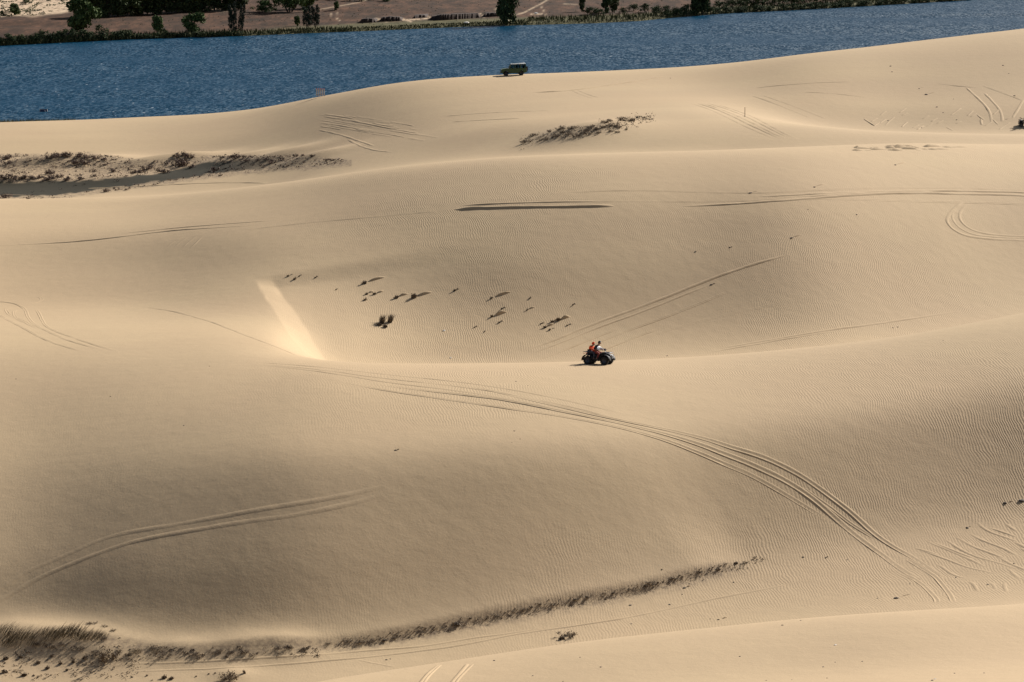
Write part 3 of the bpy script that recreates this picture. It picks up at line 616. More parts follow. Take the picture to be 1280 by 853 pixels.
MAT_ = [shrub_mesh("brush_mat", 300, M_BRUSH, .12, .25, .30) for _ in range(3)]
LEAN = [tuft_mesh("lean_grass", 130, .62, .5, (.75, .45), mm, .010, .4) for mm in (M_GRASSD, M_GRASS, M_GRASS)]
UPR = [tuft_mesh("upright_tuft", 170, .16, .62, (.35, .2), M_BRUSH, .012, .55) for _ in range(2)]
def ppm(p): return F / p.length * 1.0      # photo pixels per metre
def put(kind, px, py, wpx, label, group=None, name="dry_shrub", cat="shrub", hs=1.0):
    p = hit(px, py)
    if p is None: return
    s = wpx / ppm(p) / 2 * 1.12
    return place(name, random.choice(kind), p, (s, s, s * hs), label=label, cat=cat, group=group)
def row(items, kind, fmt, group, **k):
    for i, (px, py, wd) in enumerate(sorted(items)): put(kind, px, py, wd, fmt % ordinal(i), group, **k)
# brush along the undercut bank in the valley
it = [(412, 805, 12), (434, 803, 12), (445, 804, 12), (455, 803, 14), (470, 800, 14), (480, 801, 14), (492, 798, 10)]
for k in range(40):
    x = 500 + k * 11 + random.uniform(-3, 3); y = float(np.interp(x, [470, 560, 640, 720, 800, 880, 950], [797, 781, 765, 749, 733, 713, 699])) + random.uniform(-2.2, 2.2)
    it.append((x, y, random.choice((4, 5, 7, 9, 12))))
it += [(571, 781, 22), (811, 729, 20), (817, 731, 14), (898, 712, 14), (932, 703, 7), (946, 700, 5), (845, 724, 9)]
row(it, BR + MAT_, "low dark shrub on the long sand bank, %s from the left", "shrubs along the undercut sand bank", hs=.5)
# lower left corner: leaning grass and shrubs
lean = [(8, 800, 34), (22, 796, 34), (2, 790, 30), (36, 798, 26), (44, 805, 26), (56, 792, 24), (64, 797, 34), (76, 794, 34), (90, 792, 32), (100, 797, 30), (112, 798, 28), (124, 797, 20), (14, 806, 26)]
for i, (px, py, wd) in enumerate(sorted(lean)):
    p = hit(px, py); s = wd / ppm(p) / 1.25
    place("leaning_grass_clump", LEAN[i % 3], p, s, rz=random.uniform(-.25, .25), label="wind bent dry grass clump in the lower left corner, %s from the left" % ordinal(i), cat="grass clump", group="wind bent grass clumps in the lower left corner")
row([(113, 780, 10), (119, 779, 8), (131, 783, 8), (141, 789, 10), (149, 798, 4), (102, 812, 16), (119, 815, 14), (125, 820, 16), (150, 816, 14), (158, 820, 14), (48, 806, 14), (62, 808, 16), (78, 806, 16), (130, 799, 14),
     (228, 812, 8), (190, 812, 14), (200, 822, 14), (206, 818, 10), (245, 818, 14), (249, 824, 16), (266, 817, 14), (276, 814, 12), (287, 818, 14), (297, 809, 9), (308, 816, 20), (318, 819, 14), (345, 812, 14), (357, 810, 18), (363, 811, 10), (378, 813, 12), (384, 811, 12)],
    BR, "ragged little shrub at the foot of the big dune, %s from the left", "shrubs at the foot of the big dune", hs=.75)
put(BR, 135, 826, 34, "largest dark round bush in the lower left corner", None, hs=1.5)
put(BR, 290, 849, 28, "dark bush standing alone at the bottom edge", None, hs=1.1)
put(UPR, 306, 842, 16, "sparse twiggy sprig beside the lone bottom edge bush", None, name="twig_sprig", cat="plant")
put(LEAN, 170, 815, 26, "leaning grey grass tuft right of the round corner bush", None, name="grass_tuft", cat="grass tuft")
put(LEAN, 194, 815, 20, "small leaning grass tuft between two shrub patches", None, name="grass_tuft", cat="grass tuft")
row([(184, 845, 6), (206, 848, 14), (214, 849, 12), (245, 846, 5), (261, 843, 5), (269, 842, 5), (30, 845, 14), (60, 836, 12), (7, 824, 14), (26, 822, 10), (48, 829, 12), (65, 821, 9), (76, 830, 10), (92, 828, 10), (6, 841, 14), (84, 838, 8), (107, 824, 14)], MAT_,
    "flat scrap of dry brush on the valley floor, %s from the left", "scraps of brush on the valley floor")
put(BR, 711, 796, 26, "lone dark shrub on pale sand below the valley tyre tracks", None, hs=.9); put(MAT_, 702, 799, 16, "flat tail of dry twigs left of the lone valley shrub", None, name="twig_pile", cat="twigs")
# tussocks holding sand tails in the bowl
def tail(px, py, lpx, wpx=3, hh=.22):
    p = hit(px, py); P = survey([(px - 1, py), (px + lpx * .5, py - lpx * .16), (px + lpx, py - lpx * .28)], 2.5)
    if p and len(P) > 2: ribbon(P, wpx / ppm(p), hh * 2, kind="berm", name="sand_tail", fade=.45, wob=.02, step=.25)
bowl = [(455, 354, 14, 34), (458, 367.5, 9, 14), (468, 367.5, 10, 18), (456, 375, 8, 6), (495, 372, 13, 22), (517, 371.5, 18, 28), (614, 372.5, 8, 32), (614.5, 395.5, 9, 24), (627, 386, 6, 10), (659, 387, 6, 14), (690, 402, 9, 16), (698, 400, 12, 20), (681, 409, 9, 16), (687, 412, 7, 12), (676, 404.5, 5, 8),
        (709, 406.5, 5, 10), (624, 403, 6, 10), (360, 345, 7, 12), (374, 345, 5, 8), (394, 347, 5, 7), (420, 362, 4, 5), (368, 349, 8, 6), (593, 409, 4, 8), (605, 415, 3, 5), (716, 381, 5, 8), (662, 373, 4, 5), (568, 363, 8, 10)]
for i, (px, py, wd, tl) in enumerate(sorted(bowl)):
    tail(px, py, tl, max(3, wd * .35), .12 if wd < 8 else .2)
    p = hit(px, py + .5); s = wd / ppm(p) / 2
    place("sand_tussock", random.choice(MAT_), p + Vector((0, -.05, 0)), (s * 1.1, s * .7, s * 1.1), rz=.5, label="dark tussock trailing a sand tail in the bowl, %s from the left" % ordinal(i), cat="tussock", group="tussocks with sand tails in the bowl")
for px, py, lb in ((477, 405, "left one of the twin dark grass tufts in the bowl"), (487, 404, "right one of the twin dark grass tufts in the bowl")):
    p = hit(px, py - 1); s = 15 / ppm(p) / .95
    place("grass_tuft", UPR[0 if px < 480 else 1], p, s * 1.15, rz=.1, label=lb, cat="grass tuft")
for px, py in ((474, 407), (482, 409)): put(MAT_, px, py, 12, "flat dark litter around the twin tufts, %s piece" % ("left" if px < 480 else "right"), None, name="twig_litter", cat="twigs")
# brush covering the hummock in the middle distance
row([(656, 178.5, 12), (664, 171, 10), (668, 170, 10), (662, 178, 8), (676, 176, 6), (683, 175.5, 9), (688, 165.5, 10), (698, 163, 11), (703, 161.5, 14), (711, 162, 12), (719, 160.5, 10), (703, 167, 12), (711, 168, 12), (720, 171, 14), (697, 171, 12), (692, 172, 8), (733, 165, 14), (738, 161, 12), (746, 163, 12), (735, 168.5, 12), (747, 167, 12), (728, 168, 10),
     (756, 153.5, 14), (763, 152, 10), (761, 158, 12), (768, 158, 14), (774, 160.5, 12), (764, 165, 10), (772, 166, 9), (782, 162.5, 6), (776, 151, 16), (784, 151.5, 16), (791, 151.5, 12), (797, 148, 10), (804, 148, 9), (809, 149.5, 6), (815, 149.7, 5), (755, 160, 10), (741, 158, 8)], BR,
    "low black brush on the small hummock, %s from the left", "brush on the mid distance hummock")
# scrub in the hollow on the left
row([(7, 199, 18), (10, 205, 12), (8, 224, 22), (20, 224, 12), (31, 223, 14), (41, 224, 14), (52, 223, 12), (60, 218, 16), (62, 225, 18), (74, 222, 14), (82, 226, 14), (64, 198, 16), (74, 197, 18), (85, 196, 18), (97, 197, 16), (110, 198, 14), (121, 199, 14), (131, 200, 9), (105, 205, 18), (96, 205, 14), (143, 215, 12), (117, 221, 9), (100, 225, 12), (118, 215, 7),
     (185, 212, 18), (177, 216, 12), (166, 217, 12), (200, 215, 12), (134, 240, 11), (158, 238, 6), (8, 248, 16), (35, 249, 7), (227, 197, 20), (238, 198, 14), (217, 196, 8), (222, 208, 28), (238, 210, 12), (208, 216, 14), (270, 213, 14), (277, 198, 9), (287, 197, 9), (297, 198, 16), (306, 197, 8), (315, 197, 7), (308, 202, 10), (322, 201, 8), (333, 200, 8),
     (340, 204, 14), (353, 200, 8), (370, 196, 9), (378, 195, 7), (390, 196, 9), (408, 201, 8), (415, 201, 9)], SCR,
    "purplish dry shrub in the brushy hollow, %s from the left", "shrubs in the brushy hollow at left", hs=.95)
# fine scatter of the same scrub, nobody could count it
vs, fs = [], []
def clump(vs, fs, c, r, n=7, lf=.12):
    for _ in range(n):
        q = c + Vector((random.gauss(0, r * .6), random.gauss(0, r * .6), abs(random.gauss(0, r * .4)))); u = Vector([random.gauss(0, 1) for _ in range(3)]).normalized() * lf; v = u.cross(Vector([random.gauss(0, 1) for _ in range(3)])).normalized() * lf * .7
        k = len(vs); vs += [q - u, q - v, q + u, q + v]; fs.append((k, k + 1, k + 2, k + 3))
for _ in range(2600):
    px = random.uniform(-10, 430); py = random.uniform(190, 250); yb_ = float(np.interp(px, [0, 70, 200, 260, 330, 430], [250, 250, 231, 222, 214, 205])); yt_ = float(np.interp(px, [0, 110, 190, 240, 300, 380, 430], [193, 191, 202, 195, 196, 195, 200]))
    if not yt_ < py < yb_: continue
    gy0 = float(np.interp(px, [0, 110, 200, 260, 330], [228, 226, 217, 203, 198])); gy1 = float(np.interp(px, [0, 70, 200, 260, 330], [245, 244, 227, 218, 211]))
    if gy0 < py < gy1 and px < 260 and random.random() < .93: continue
    if vnoise(np.array([px / 9.]), np.array([py / 3.]), 31)[0] < .42 and random.random() < .8: continue
    p = hit(px, py, 370)
    if p: clump(vs, fs, p, random.uniform(.12, .4), random.randint(3, 8), random.uniform(.06, .13))
mesh_obj("hollow_scrub", vs, fs, M_SCRUB, props={"kind": "stuff", "label": "fine dry scrub scattered through the hollow at left", "category": "scrub"})
vs, fs = [], []
for _ in range(700):
    px = random.uniform(-5, 190) if random.random() < .7 else random.uniform(190, 400); py = random.uniform(808, 852) if px < 190 else random.uniform(809, 823)
    if vnoise(np.array([px / 12.]), np.array([py / 4.]), 33)[0] < .45: continue
    p = hit(px, py, 110)
    if p: clump(vs, fs, p, random.uniform(.05, .16), random.randint(3, 7), random.uniform(.025, .05))
for _ in range(420):
    x = random.uniform(420, 955); y = float(np.interp(x, [420, 470, 560, 640, 720, 800, 880, 950], [804, 799, 783, 767, 751, 735, 715, 701])) + random.gauss(0, 3); p = hit(x, y, 130)
    if p: clump(vs, fs, p, random.uniform(.04, .14), random.randint(3, 6), random.uniform(.02, .045))
mesh_obj("valley_litter", vs, fs, M_BRUSH, props={"kind": "stuff", "label": "dry twigs and scraps littering the valley sand", "category": "litter"})
vs, fs = [], []
for _ in range(420):
    px = random.uniform(650, 818); py = 178 - (px - 650) * .18 + random.gauss(0, 3.2); p = hit(px, py, 320)
    if p: clump(vs, fs, p, random.uniform(.08, .3), random.randint(3, 6), random.uniform(.04, .09))
mesh_obj("hummock_litter", vs, fs, M_BRUSH, props={"kind": "stuff", "label": "black twigs scattered over the small hummock", "category": "litter"})

# ------------------------------------------------------------------ stones and specks lying on the sand
def stone_mesh(name, m):
    bm = bmesh.new(); bmesh.ops.create_icosphere(bm, subdivisions=1, radius=1)
    for v in bm.verts: v.co = v.co * random.uniform(.65, 1.2); v.co.z *= .6
    me = bpy.data.meshes.new(name); bm.to_mesh(me); bm.free(); me.materials.append(m); return me
ST = [stone_mesh("stone", M_STONE) for _ in range(4)]; STP = [stone_mesh("pale_stone", M_PALE) for _ in range(2)]
def stones(items, where):
    for i, it_ in enumerate(sorted(items)):
        px, py = it_[0], it_[1]; wd = it_[2] if len(it_) > 2 else 2.4
        p = hit(px, py)
        if p is None: continue
        if len(it_) > 3: tail(px, py, it_[3], 2.5, .07)
        s = wd / ppm(p) / 2; place("stone", random.choice(ST), p, (s * 1.3, s, s), label="small dark stone %s, %s from the left" % (where, ordinal(i)), cat="stone", group="small dark stones " + where)
stones([(1113, 83), (1115, 90, 2), (1149, 111, 2.4, 10), (1158, 118.5, 4, 14), (1171, 134, 2.6), (1179, 141, 1.8), (1110, 151, 2), (1192, 124, 1.6), (1254, 82, 2.2), (1261, 92, 1.6), (1235, 120, 1.8), (1268, 120, 3), (1152, 160, 2), (1196, 150, 2)], "in the far right bowl")
stones([(938, 241.5, 4, 14), (1018, 234, 3, 18), (1119, 206.5, 2.6, 16), (1071, 268.5, 2.6), (989.5, 297.5, 3.4, 18), (912, 309.5, 2.2, 8), (869, 315, 2.2, 6), (889, 356, 3.2, 10), (834, 445, 2), (1116, 410, 2), (1122, 409, 2), (1179, 426, 1.6), (1010, 262, 1.4), (838, 98, 1.6)], "on the long slope above the quad bike")
stones([(495, 563, 3.2, 8), (643, 539, 2.2), (645, 477, 2.2), (500, 486, 1.4), (230, 532, 2.2), (138, 496, 1.8), (20, 474, 1.6), (262, 458, 1.6), (650, 549, 1.4), (640, 553, 1.2), (660, 482, 1.4)], "on the big front dune")
stones([(1004, 696.6, 3), (1032, 697.4, 3, 8), (917, 728, 2.6), (898, 775, 3, 18), (1121, 748, 6, 26), (1209, 659.8, 4, 10), (1256, 629, 5, 18), (1277, 626, 7), (1267, 705, 3), (1235, 731, 3), (1195, 722, 2.4), (1097, 748, 2), (1001, 776, 2.2), (788, 756.6, 3.4), (837, 755.8, 3), (852.6, 743, 2.2), (856, 735, 4, 12), (827, 712, 2.6), (789, 780, 2.2), (1059, 700, 2), (1137, 730, 2), (888, 774, 2), (483, 825, 3), (488, 824, 2)], "on the valley floor")
stones([(925, 820.8, 2.6), (1029, 834, 2.6), (1044, 828, 2.2), (1078, 827, 2.4), (1034, 848, 2.2), (1193, 842, 2.4), (1230, 841.6, 2.2), (978, 782, 3), (618, 826, 3), (751, 834, 3), (666, 845, 2.4), (704, 852, 2.4), (725, 822, 2), (958, 851, 2), (990, 850, 1.8), (1165, 851, 4)], "on the bright dune at the bottom")
for i, (px, py, lb) in enumerate([(555, 413.5, "small pale stone on the bowl floor right of the twin tufts"), (563, 447.5, "tiny pale stone near the front lip of the bowl"), (1044, 806.5, "pale pebble on the bright dune at the bottom"), (1169, 849, "pale lump at the bottom edge, lower right")]):
    p = hit(px, py); s = 3.4 / ppm(p) / 2; place("pale_stone", STP[i % 2], p, (s * 1.4, s, s), label=lb, cat="stone")
bpy.context.view_layer.update()
# ------------------------------------------------------------------ trees and shrubs across the lake
M_LEAF = noisy("tree_foliage", (.04, .062, .018), (.11, .155, .045), .9)
M_LEAFD = noisy("dark_foliage", (.028, .04, .015), (.075, .10, .034), .9)
M_CAS = noisy("needle_foliage", (.022, .028, .018), (.05, .058, .034), 1.2)
M_BARK = noisy("bark", (.05, .038, .028), (.11, .085, .065), 2.0)
M_REED = noisy("reed_leaves", (.045, .05, .018), (.12, .115, .045), .5)
def tube_into(vs, fs, path, radii, k=6):
    b = len(vs)
    for i, (p, r) in enumerate(zip(path, radii)):
        d = (path[min(i + 1, len(path) - 1)] - path[max(i - 1, 0)]).normalized(); a = d.orthogonal().normalized(); c = d.cross(a)
        for j in range(k): t = 6.283 * j / k; vs.append(p + a * r * math.cos(t) + c * r * math.sin(t))
    for i in range(len(path) - 1):
        for j in range(k): fs.append((b + i * k + j, b + i * k + (j + 1) % k, b + (i + 1) * k + (j + 1) % k, b + (i + 1) * k + j))
    fs.append(tuple(b + j for j in range(k))[::-1]); fs.append(tuple(b + (len(path) - 1) * k + j for j in range(k)))
def leaves_into(vs, fs, c, rx, rz, n, lf):
    for _ in range(n):
        d = Vector([random.gauss(0, 1) for _ in range(3)]).normalized() * (random.random() ** .45); q = c + Vector((d.x * rx, d.y * rx, d.z * rz))
        u = Vector([random.gauss(0, 1) for _ in range(3)]).normalized() * lf * random.uniform(.6, 1.3); v = u.cross(Vector([random.gauss(0, 1) for _ in range(3)])).normalized() * lf * .6
        k = len(vs); vs += [q - u, q - v, q + u, q + v]; fs.append((k, k + 1, k + 2, k + 3))
def tree_proto(kind):
    """unit height tree: (trunk mesh, crown mesh)"""
    tv, tf, cv, cf = [], [], [], []; bend = Vector((random.uniform(-.1, .1), random.uniform(-.05, .05), 0))
    if kind == 'round':
        tube_into(tv, tf, [Vector((0, 0, -.05)), Vector((0, 0, .2)) + bend * .3, Vector((0, 0, .5)) + bend], [.035, .026, .014])
        for _ in range(18):
            a = random.uniform(0, 6.28); r = random.uniform(.08, .36); z = random.uniform(.14, .86); rr = r * math.sqrt(max(0, 1 - ((z - .5) / .52)**2)); c = Vector((rr * math.cos(a), rr * math.sin(a), z)) + bend
            tube_into(tv, tf, [Vector((0, 0, .22)) + bend * .3, (c + Vector((0, 0, .3))) * .5, c], [.014, .009, .004], 4); leaves_into(cv, cf, c, random.uniform(.14, .22), random.uniform(.12, .19), 120, .055)
    elif kind == 'needle':
        for sx, top in ((-.05, .92), (.05, 1.0)):
            tube_into(tv, tf, [Vector((sx * .3, 0, -.05)), Vector((sx, 0, .5)), Vector((sx * 2.2, 0, top))], [.02, .013, .004])
            for i in range(40):
                z = random.uniform(.1, top); w_ = .13 * (1.05 - z / top) + .025; a = random.uniform(0, 6.28); c = Vector((sx * (.3 + 1.9 * z) + w_ * math.cos(a) * .8, w_ * math.sin(a), z + w_ * .3)); leaves_into(cv, cf, c, .06, .08, 34, .022)
    elif kind == 'broad':
        for sx in (-.3, 0, .35):
            tube_into(tv, tf, [Vector((sx * .2, 0, -.05)), Vector((sx, 0, .3)), Vector((sx * 1.6, 0, .55))], [.04, .03, .012])
        for _ in range(38):
            a = random.uniform(0, 6.28); r = random.uniform(0, .9); c = Vector((r * math.cos(a), r * .6 * math.sin(a), random.uniform(.22, .9) - r * .15)); leaves_into(cv, cf, c, random.uniform(.18, .28), random.uniform(.1, .18), 80, .05)
    else:   # bush, leaves down to the ground
        tube_into(tv, tf, [Vector((0, 0, -.05)), Vector((.03, 0, .3)), Vector((0, .05, .6))], [.05, .03, .01])
        for _ in range(14):
            a = random.uniform(0, 6.28); r = random.uniform(0, .5); c = Vector((r * math.cos(a), r * math.sin(a), random.uniform(.12, .8) * (1 - r * .6))); leaves_into(cv, cf, c, random.uniform(.16, .28), random.uniform(.12, .22), 60, .05)
    return tv, tf, cv, cf
PROTO = {}
for kd, m_, cnt in (('round', M_LEAF, 3), ('needle', M_CAS, 2), ('broad', M_LEAF, 2), ('bush', M_LEAFD, 4), ('dark', M_LEAFD, 4)):
    PROTO[kd] = []
    for _ in range(cnt):
        tv, tf, cv, cf = tree_proto('round' if kd == 'dark' else kd); PROTO[kd].append((me_from("trunk", tv, tf, M_BARK), me_from("crown", cv, cf, m_)))
ASPECT = {'round': .9, 'needle': .42, 'broad': 2.0, 'bush': 1.25, 'dark': .9}
def tree(px, py, wpx, hpx, kd, label, cat="tree", group=None, name="tree", tilt=0):
    p = foff(px, py); k = F / p.length; h = hpx / k; wd = wpx / k
    t = empty(name, p, 0, label, cat, group); t.rotation_euler = (0, tilt, 0)
    tm, cm = random.choice(PROTO[kd]); sx = wd / ASPECT[kd]
    for nm, me in (("trunk", tm), ("crown", cm)):
        o = bpy.data.objects.new(nm, me); COL.objects.link(o); o.parent = t; o.scale = (sx, sx * .9, h); o.rotation_euler = (0, 0, random.uniform(0, 6.28) if kd in ('round', 'bush', 'dark') and nm == "crown" else 0)
    return t
tree(104, 42, 42, 50, 'round', "tall bright green tree on the far shore at left, in front of dark trees", name="shore_tree")
tree(197, 43, 20, 23, 'round', "small leaning tree on the far shore left of the round one", name="shore_tree", tilt=-.08); tree(206, 46, 10, 12, 'bush', "little bush right under the small leaning shore tree", "bush", name="shore_bush")
tree(242, 42, 30, 27, 'round', "dense round dark green tree standing alone on the far shore", name="shore_tree"); tree(237, 43, 16, 12, 'bush', "low dark bush at the foot of the dense round tree", "bush", name="shore_bush")
tree(291, 43, 13, 38, 'needle', "tall thin needle tree on the far shore, left of a leaning twin", name="needle_tree"); tree(300, 42, 9, 37, 'needle', "slim needle tree leaning right, one of a pair", name="needle_tree", tilt=.12)
tree(384, 36, 14, 28, 'needle', "dark upright needle tree, left one of the middle shore pair", name="needle_tree"); tree(394, 35, 14, 28, 'needle', "dark upright needle tree, right one of the middle shore pair", name="needle_tree")
tree(372, 33, 9, 13, 'round', "thin sparse sapling left of the middle needle trees", name="sapling"); tree(330, 15, 32, 16, 'broad', "flat topped broad green tree in the brown field", name="field_tree")
tree(362, 15, 50, 34, 'broad', "large dark spreading tree cut by the top edge", name="field_tree"); tree(385, 11, 26, 28, 'round', "bright green tree right of the dark spreading one", name="field_tree"); tree(421, 13, 10, 11, 'round', "small dark tree alone beyond the curved wheel marks", name="field_tree")
tree(634, 31, 30, 54, 'dark', "tall dark tree on the far shore beside the forked path", name="shore_tree"); tree(18, 19, 16, 15, 'round', "thin scrubby tree on the pale sand patch at top left", name="field_tree"); tree(32, 6, 20, 12, 'bush', "dark bush on the pale sand patch at top left", "bush", name="field_bush")
tree(4, 20, 14, 8, 'bush', "dark bush at the left edge below the pale sand patch", "bush", name="field_bush"); tree(124, 41, 14, 12, 'bush', "grey green bush right of the tall bright tree", "bush", name="shore_bush")
for i, x in enumerate(range(118, 300, 15)): tree(x, float(np.interp(x, [112, 150, 200, 280], [22, 20, 17, 12])), 36, random.uniform(30, 42), 'dark', "dark tree of the belt behind the brown field, %s from the left" % ordinal(i), "tree", "dark belt of trees behind the field", "belt_tree")
for i, x in enumerate(range(124, 290, 12)): tree(x, float(np.interp(x, [112, 150, 200, 280], [23, 20.5, 17.5, 13])), 26, random.uniform(10, 16), 'bush', "dark bush along the foot of the tree belt, %s from the left" % ordinal(i), "bush", "bushes along the foot of the tree belt", "belt_bush")
for i, x in enumerate(range(404, 500, 16)): tree(x + random.uniform(-3, 3), random.uniform(-1, 3), 20, 9, 'bush', "bush in the strip along the top edge, %s from the left" % ordinal(i), "bush", "bushes along the top edge", "field_bush")
for i, x in enumerate(range(0, 300, 9)):
    y = float(np.interp(x, [0, 100, 200, 300], [56, 51, 47, 44.5])); tree(x + random.uniform(-3, 3), y, random.uniform(14, 24), random.uniform(9, 19) if x < 170 else random.uniform(4, 8), 'bush', "shore bush along the water at far left, %s from the left" % ordinal(i), "bush", "bushes lining the far shore at left", "shore_bush")
rb = [(727, 15, 9, 20, 'dark'), (737, 19, 20, 12, 'bush'), (748, 19, 22, 12, 'bush'), (757, 17, 16, 26, 'dark'), (768, 16, 16, 22, 'dark'), (780, 17, 14, 9, 'bush'), (792, 14, 18, 12, 'bush'), (806, 16, 18, 14, 'bush'), (820, 19, 20, 16, 'bush'), (834, 20, 20, 16, 'bush'), (846, 20, 20, 14, 'bush'), (858, 20, 20, 18, 'bush'), (878, 19, 30, 38, 'dark'), (868, 19, 18, 22, 'dark'), (888, 18, 16, 14, 'bush')]
for i, (x, y, a, b, kd) in enumerate(sorted(rb)): tree(x, y, a, b, kd, "dark shore plant right of the forked path, %s from the left" % ordinal(i), "tree" if kd == 'dark' else "bush", "dark growth right of the forked path", "shore_tree" if kd == 'dark' else "shore_bush")
k_ = 0
for x in range(900, 1210, 11):
    y = float(np.interp(x, [900, 950, 1020, 1100, 1200], [17.5, 15, 11.5, 7, 1])); 
    for dy, a, b in ((-.5, 18, 9), (-7, 22, 16)):
        tree(x + random.uniform(-4, 4), y + dy, a, b * random.uniform(.8, 1.25), 'bush', "dark lakeside bush at upper right, %s from the left" % ordinal(k_), "bush", "dark bushes lining the far shore at right", "lakeside_bush"); k_ += 1
# reeds fringing the water, too many to count
vs, fs = [], []
for _ in range(9000):
    px = random.uniform(-30, 1230); sh = float(np.interp(px, [p_[0] for p_ in SH], [p_[1] for p_ in SH])); a = math.tan(math.atan2(px - 640, F)); d0 = float(np.interp(wa(px, sh)[1], sa, sdist)); dd = random.uniform(-.6, 5 if px < 660 else 16) * (1 if px > 280 else .8)
    aa = wa(px, sh)[1]; y = d0 + dd; base = Vector((aa * y, y, .1 + max(0, min(dd, 3)) * .2)); h_ = random.uniform(.4, 1.2) * (1.0 if 300 < px < 660 else 1.4) * (.55 if 440 < px < 620 else 1)
    blade(vs, fs, base, base + Vector((random.gauss(0, .25), random.gauss(0, .25), h_)), random.uniform(.08, .2), Vector((0, 0, 0)))
mesh_obj("shore_reeds", vs, fs, M_REED, props={"kind": "stuff", "label": "dark reeds and grass fringing the far shore", "category": "reeds"})
vs, fs = [], []
for _ in range(900):
    px = random.uniform(0, 110); py = random.uniform(-6, 24)
    if py > np.interp(px, [0, 40, 75, 100], [22, 20, 15, 10]) or vnoise(np.array([px / 7.]), np.array([py / 2.5]), 41)[0] < .5: continue
    clump(vs, fs, foff(px, py), random.uniform(.2, .7), 6, .22)
for _ in range(500):
    px = random.uniform(100, 860); py = random.uniform(0, 34); clump(vs, fs, foff(px, py), random.uniform(.2, .5), 3, .16)
mesh_obj("field_scrub", vs, fs, M_LEAFD, props={"kind": "stuff", "label": "tiny scrub dotting the far bank field and sand", "category": "scrub"})
# grass edge at the near waterline, left
vs, fs = [], []
for _ in range(1500):
    px = random.uniform(-10, 95); p = hit(px, 155)
    if p is None: continue
    y = p.y + random.uniform(22, 40); x = wa(px, 150)[1] * y; zt = H - wa(px, 150.2 - px * .015)[0] * y
    b_ = Vector((x, y, max(hgt(x, y), zt - 2.2))); blade(vs, fs, Vector((x, y, hgt(x, y) - .05)), Vector((x + random.gauss(0, .2), y, zt + random.uniform(-.3, .25))), .06, Vector((0, 0, 0)))
mesh_obj("beach_reeds", vs, fs, M_REED, props={"kind": "stuff", "label": "dark reeds behind the beach edge at far left", "category": "reeds"})
for px, py, wd, lb in ((583, 30, 7, "white upturned rock on the green shore strip"), (635, 26.5, 3.5, "white rock at the foot of the tall dark tree"), (212, 10.5, 3, "white rock in front of the dark tree belt"), (670, 18, 6, "pale flat rock by the forked path")):
    p = foff(px, py); s = wd / ppm(p) / 2; place("white_rock", STP[0], p + Vector((0, 0, s * .4)), (s, s, s * .6), label=lb, cat="rock")
# ------------------------------------------------------------------ vehicles, riders, signs
M_BLACK = mat("black_plastic", (.015, .015, .017), .45); M_TYRE = noisy("tyre_rubber", (.018, .018, .018), (.035, .032, .03), 20, .85)
M_STEEL = mat("grey_steel", (.20, .205, .22), .5, .6); M_DSTEEL = mat("dark_steel", (.07, .07, .075), .45, .7); M_SEAT = mat("seat_vinyl", (.02, .02, .023), .6)
M_LENS = mat("lamp_lens", (.75, .76, .78), .1, 0, .6); M_FEND = mat("fender_plastic", (.014, .015, .018), .6)
M_RED = noisy("red_cloth", (.72, .075, .02), (.88, .13, .035), 14, .8); M_NAVY = noisy("navy_cloth", (.02, .022, .035), (.04, .042, .06), 14, .85); M_WHITE = noisy("white_cloth", (.45, .46, .49), (.6, .6, .62), 14, .8)
M_RTROU = noisy("brick_red_trousers", (.24, .055, .045), (.34, .08, .06), 14, .85); M_DTROU = noisy("dark_trousers", (.03, .034, .05), (.06, .065, .085), 14, .85)
M_SKIN = mat("skin", (.38, .22, .15), .55); M_HAIR = mat("black_hair", (.012, .01, .01), .5); M_SHOE = mat("shoe", (.05, .04, .035), .6); M_GREY = noisy("grey_cloth", (.10, .10, .12), (.16, .16, .18), 14, .85)
M_GREEN = mat("green_car_paint", (.02, .065, .014), .3, 0, .5); M_ROOF = mat("white_roof_paint", (.7, .74, .74), .3, 0, .5); M_CARK = mat("car_black", (.018, .018, .018), .5)
M_GLASS = mat("car_glass", (.34, .42, .42), .02, 0, .5); M_GLASS.node_tree.nodes["Principled BSDF"].inputs["Transmission Weight"].default_value = 1.0; M_GLASS.node_tree.nodes["Principled BSDF"].inputs["IOR"].default_value = 1.02
M_REDL = mat("red_lens", (.5, .02, .01), .2); M_WOOD = noisy("weathered_wood", (.16, .11, .075), (.28, .2, .14), 8, .9)

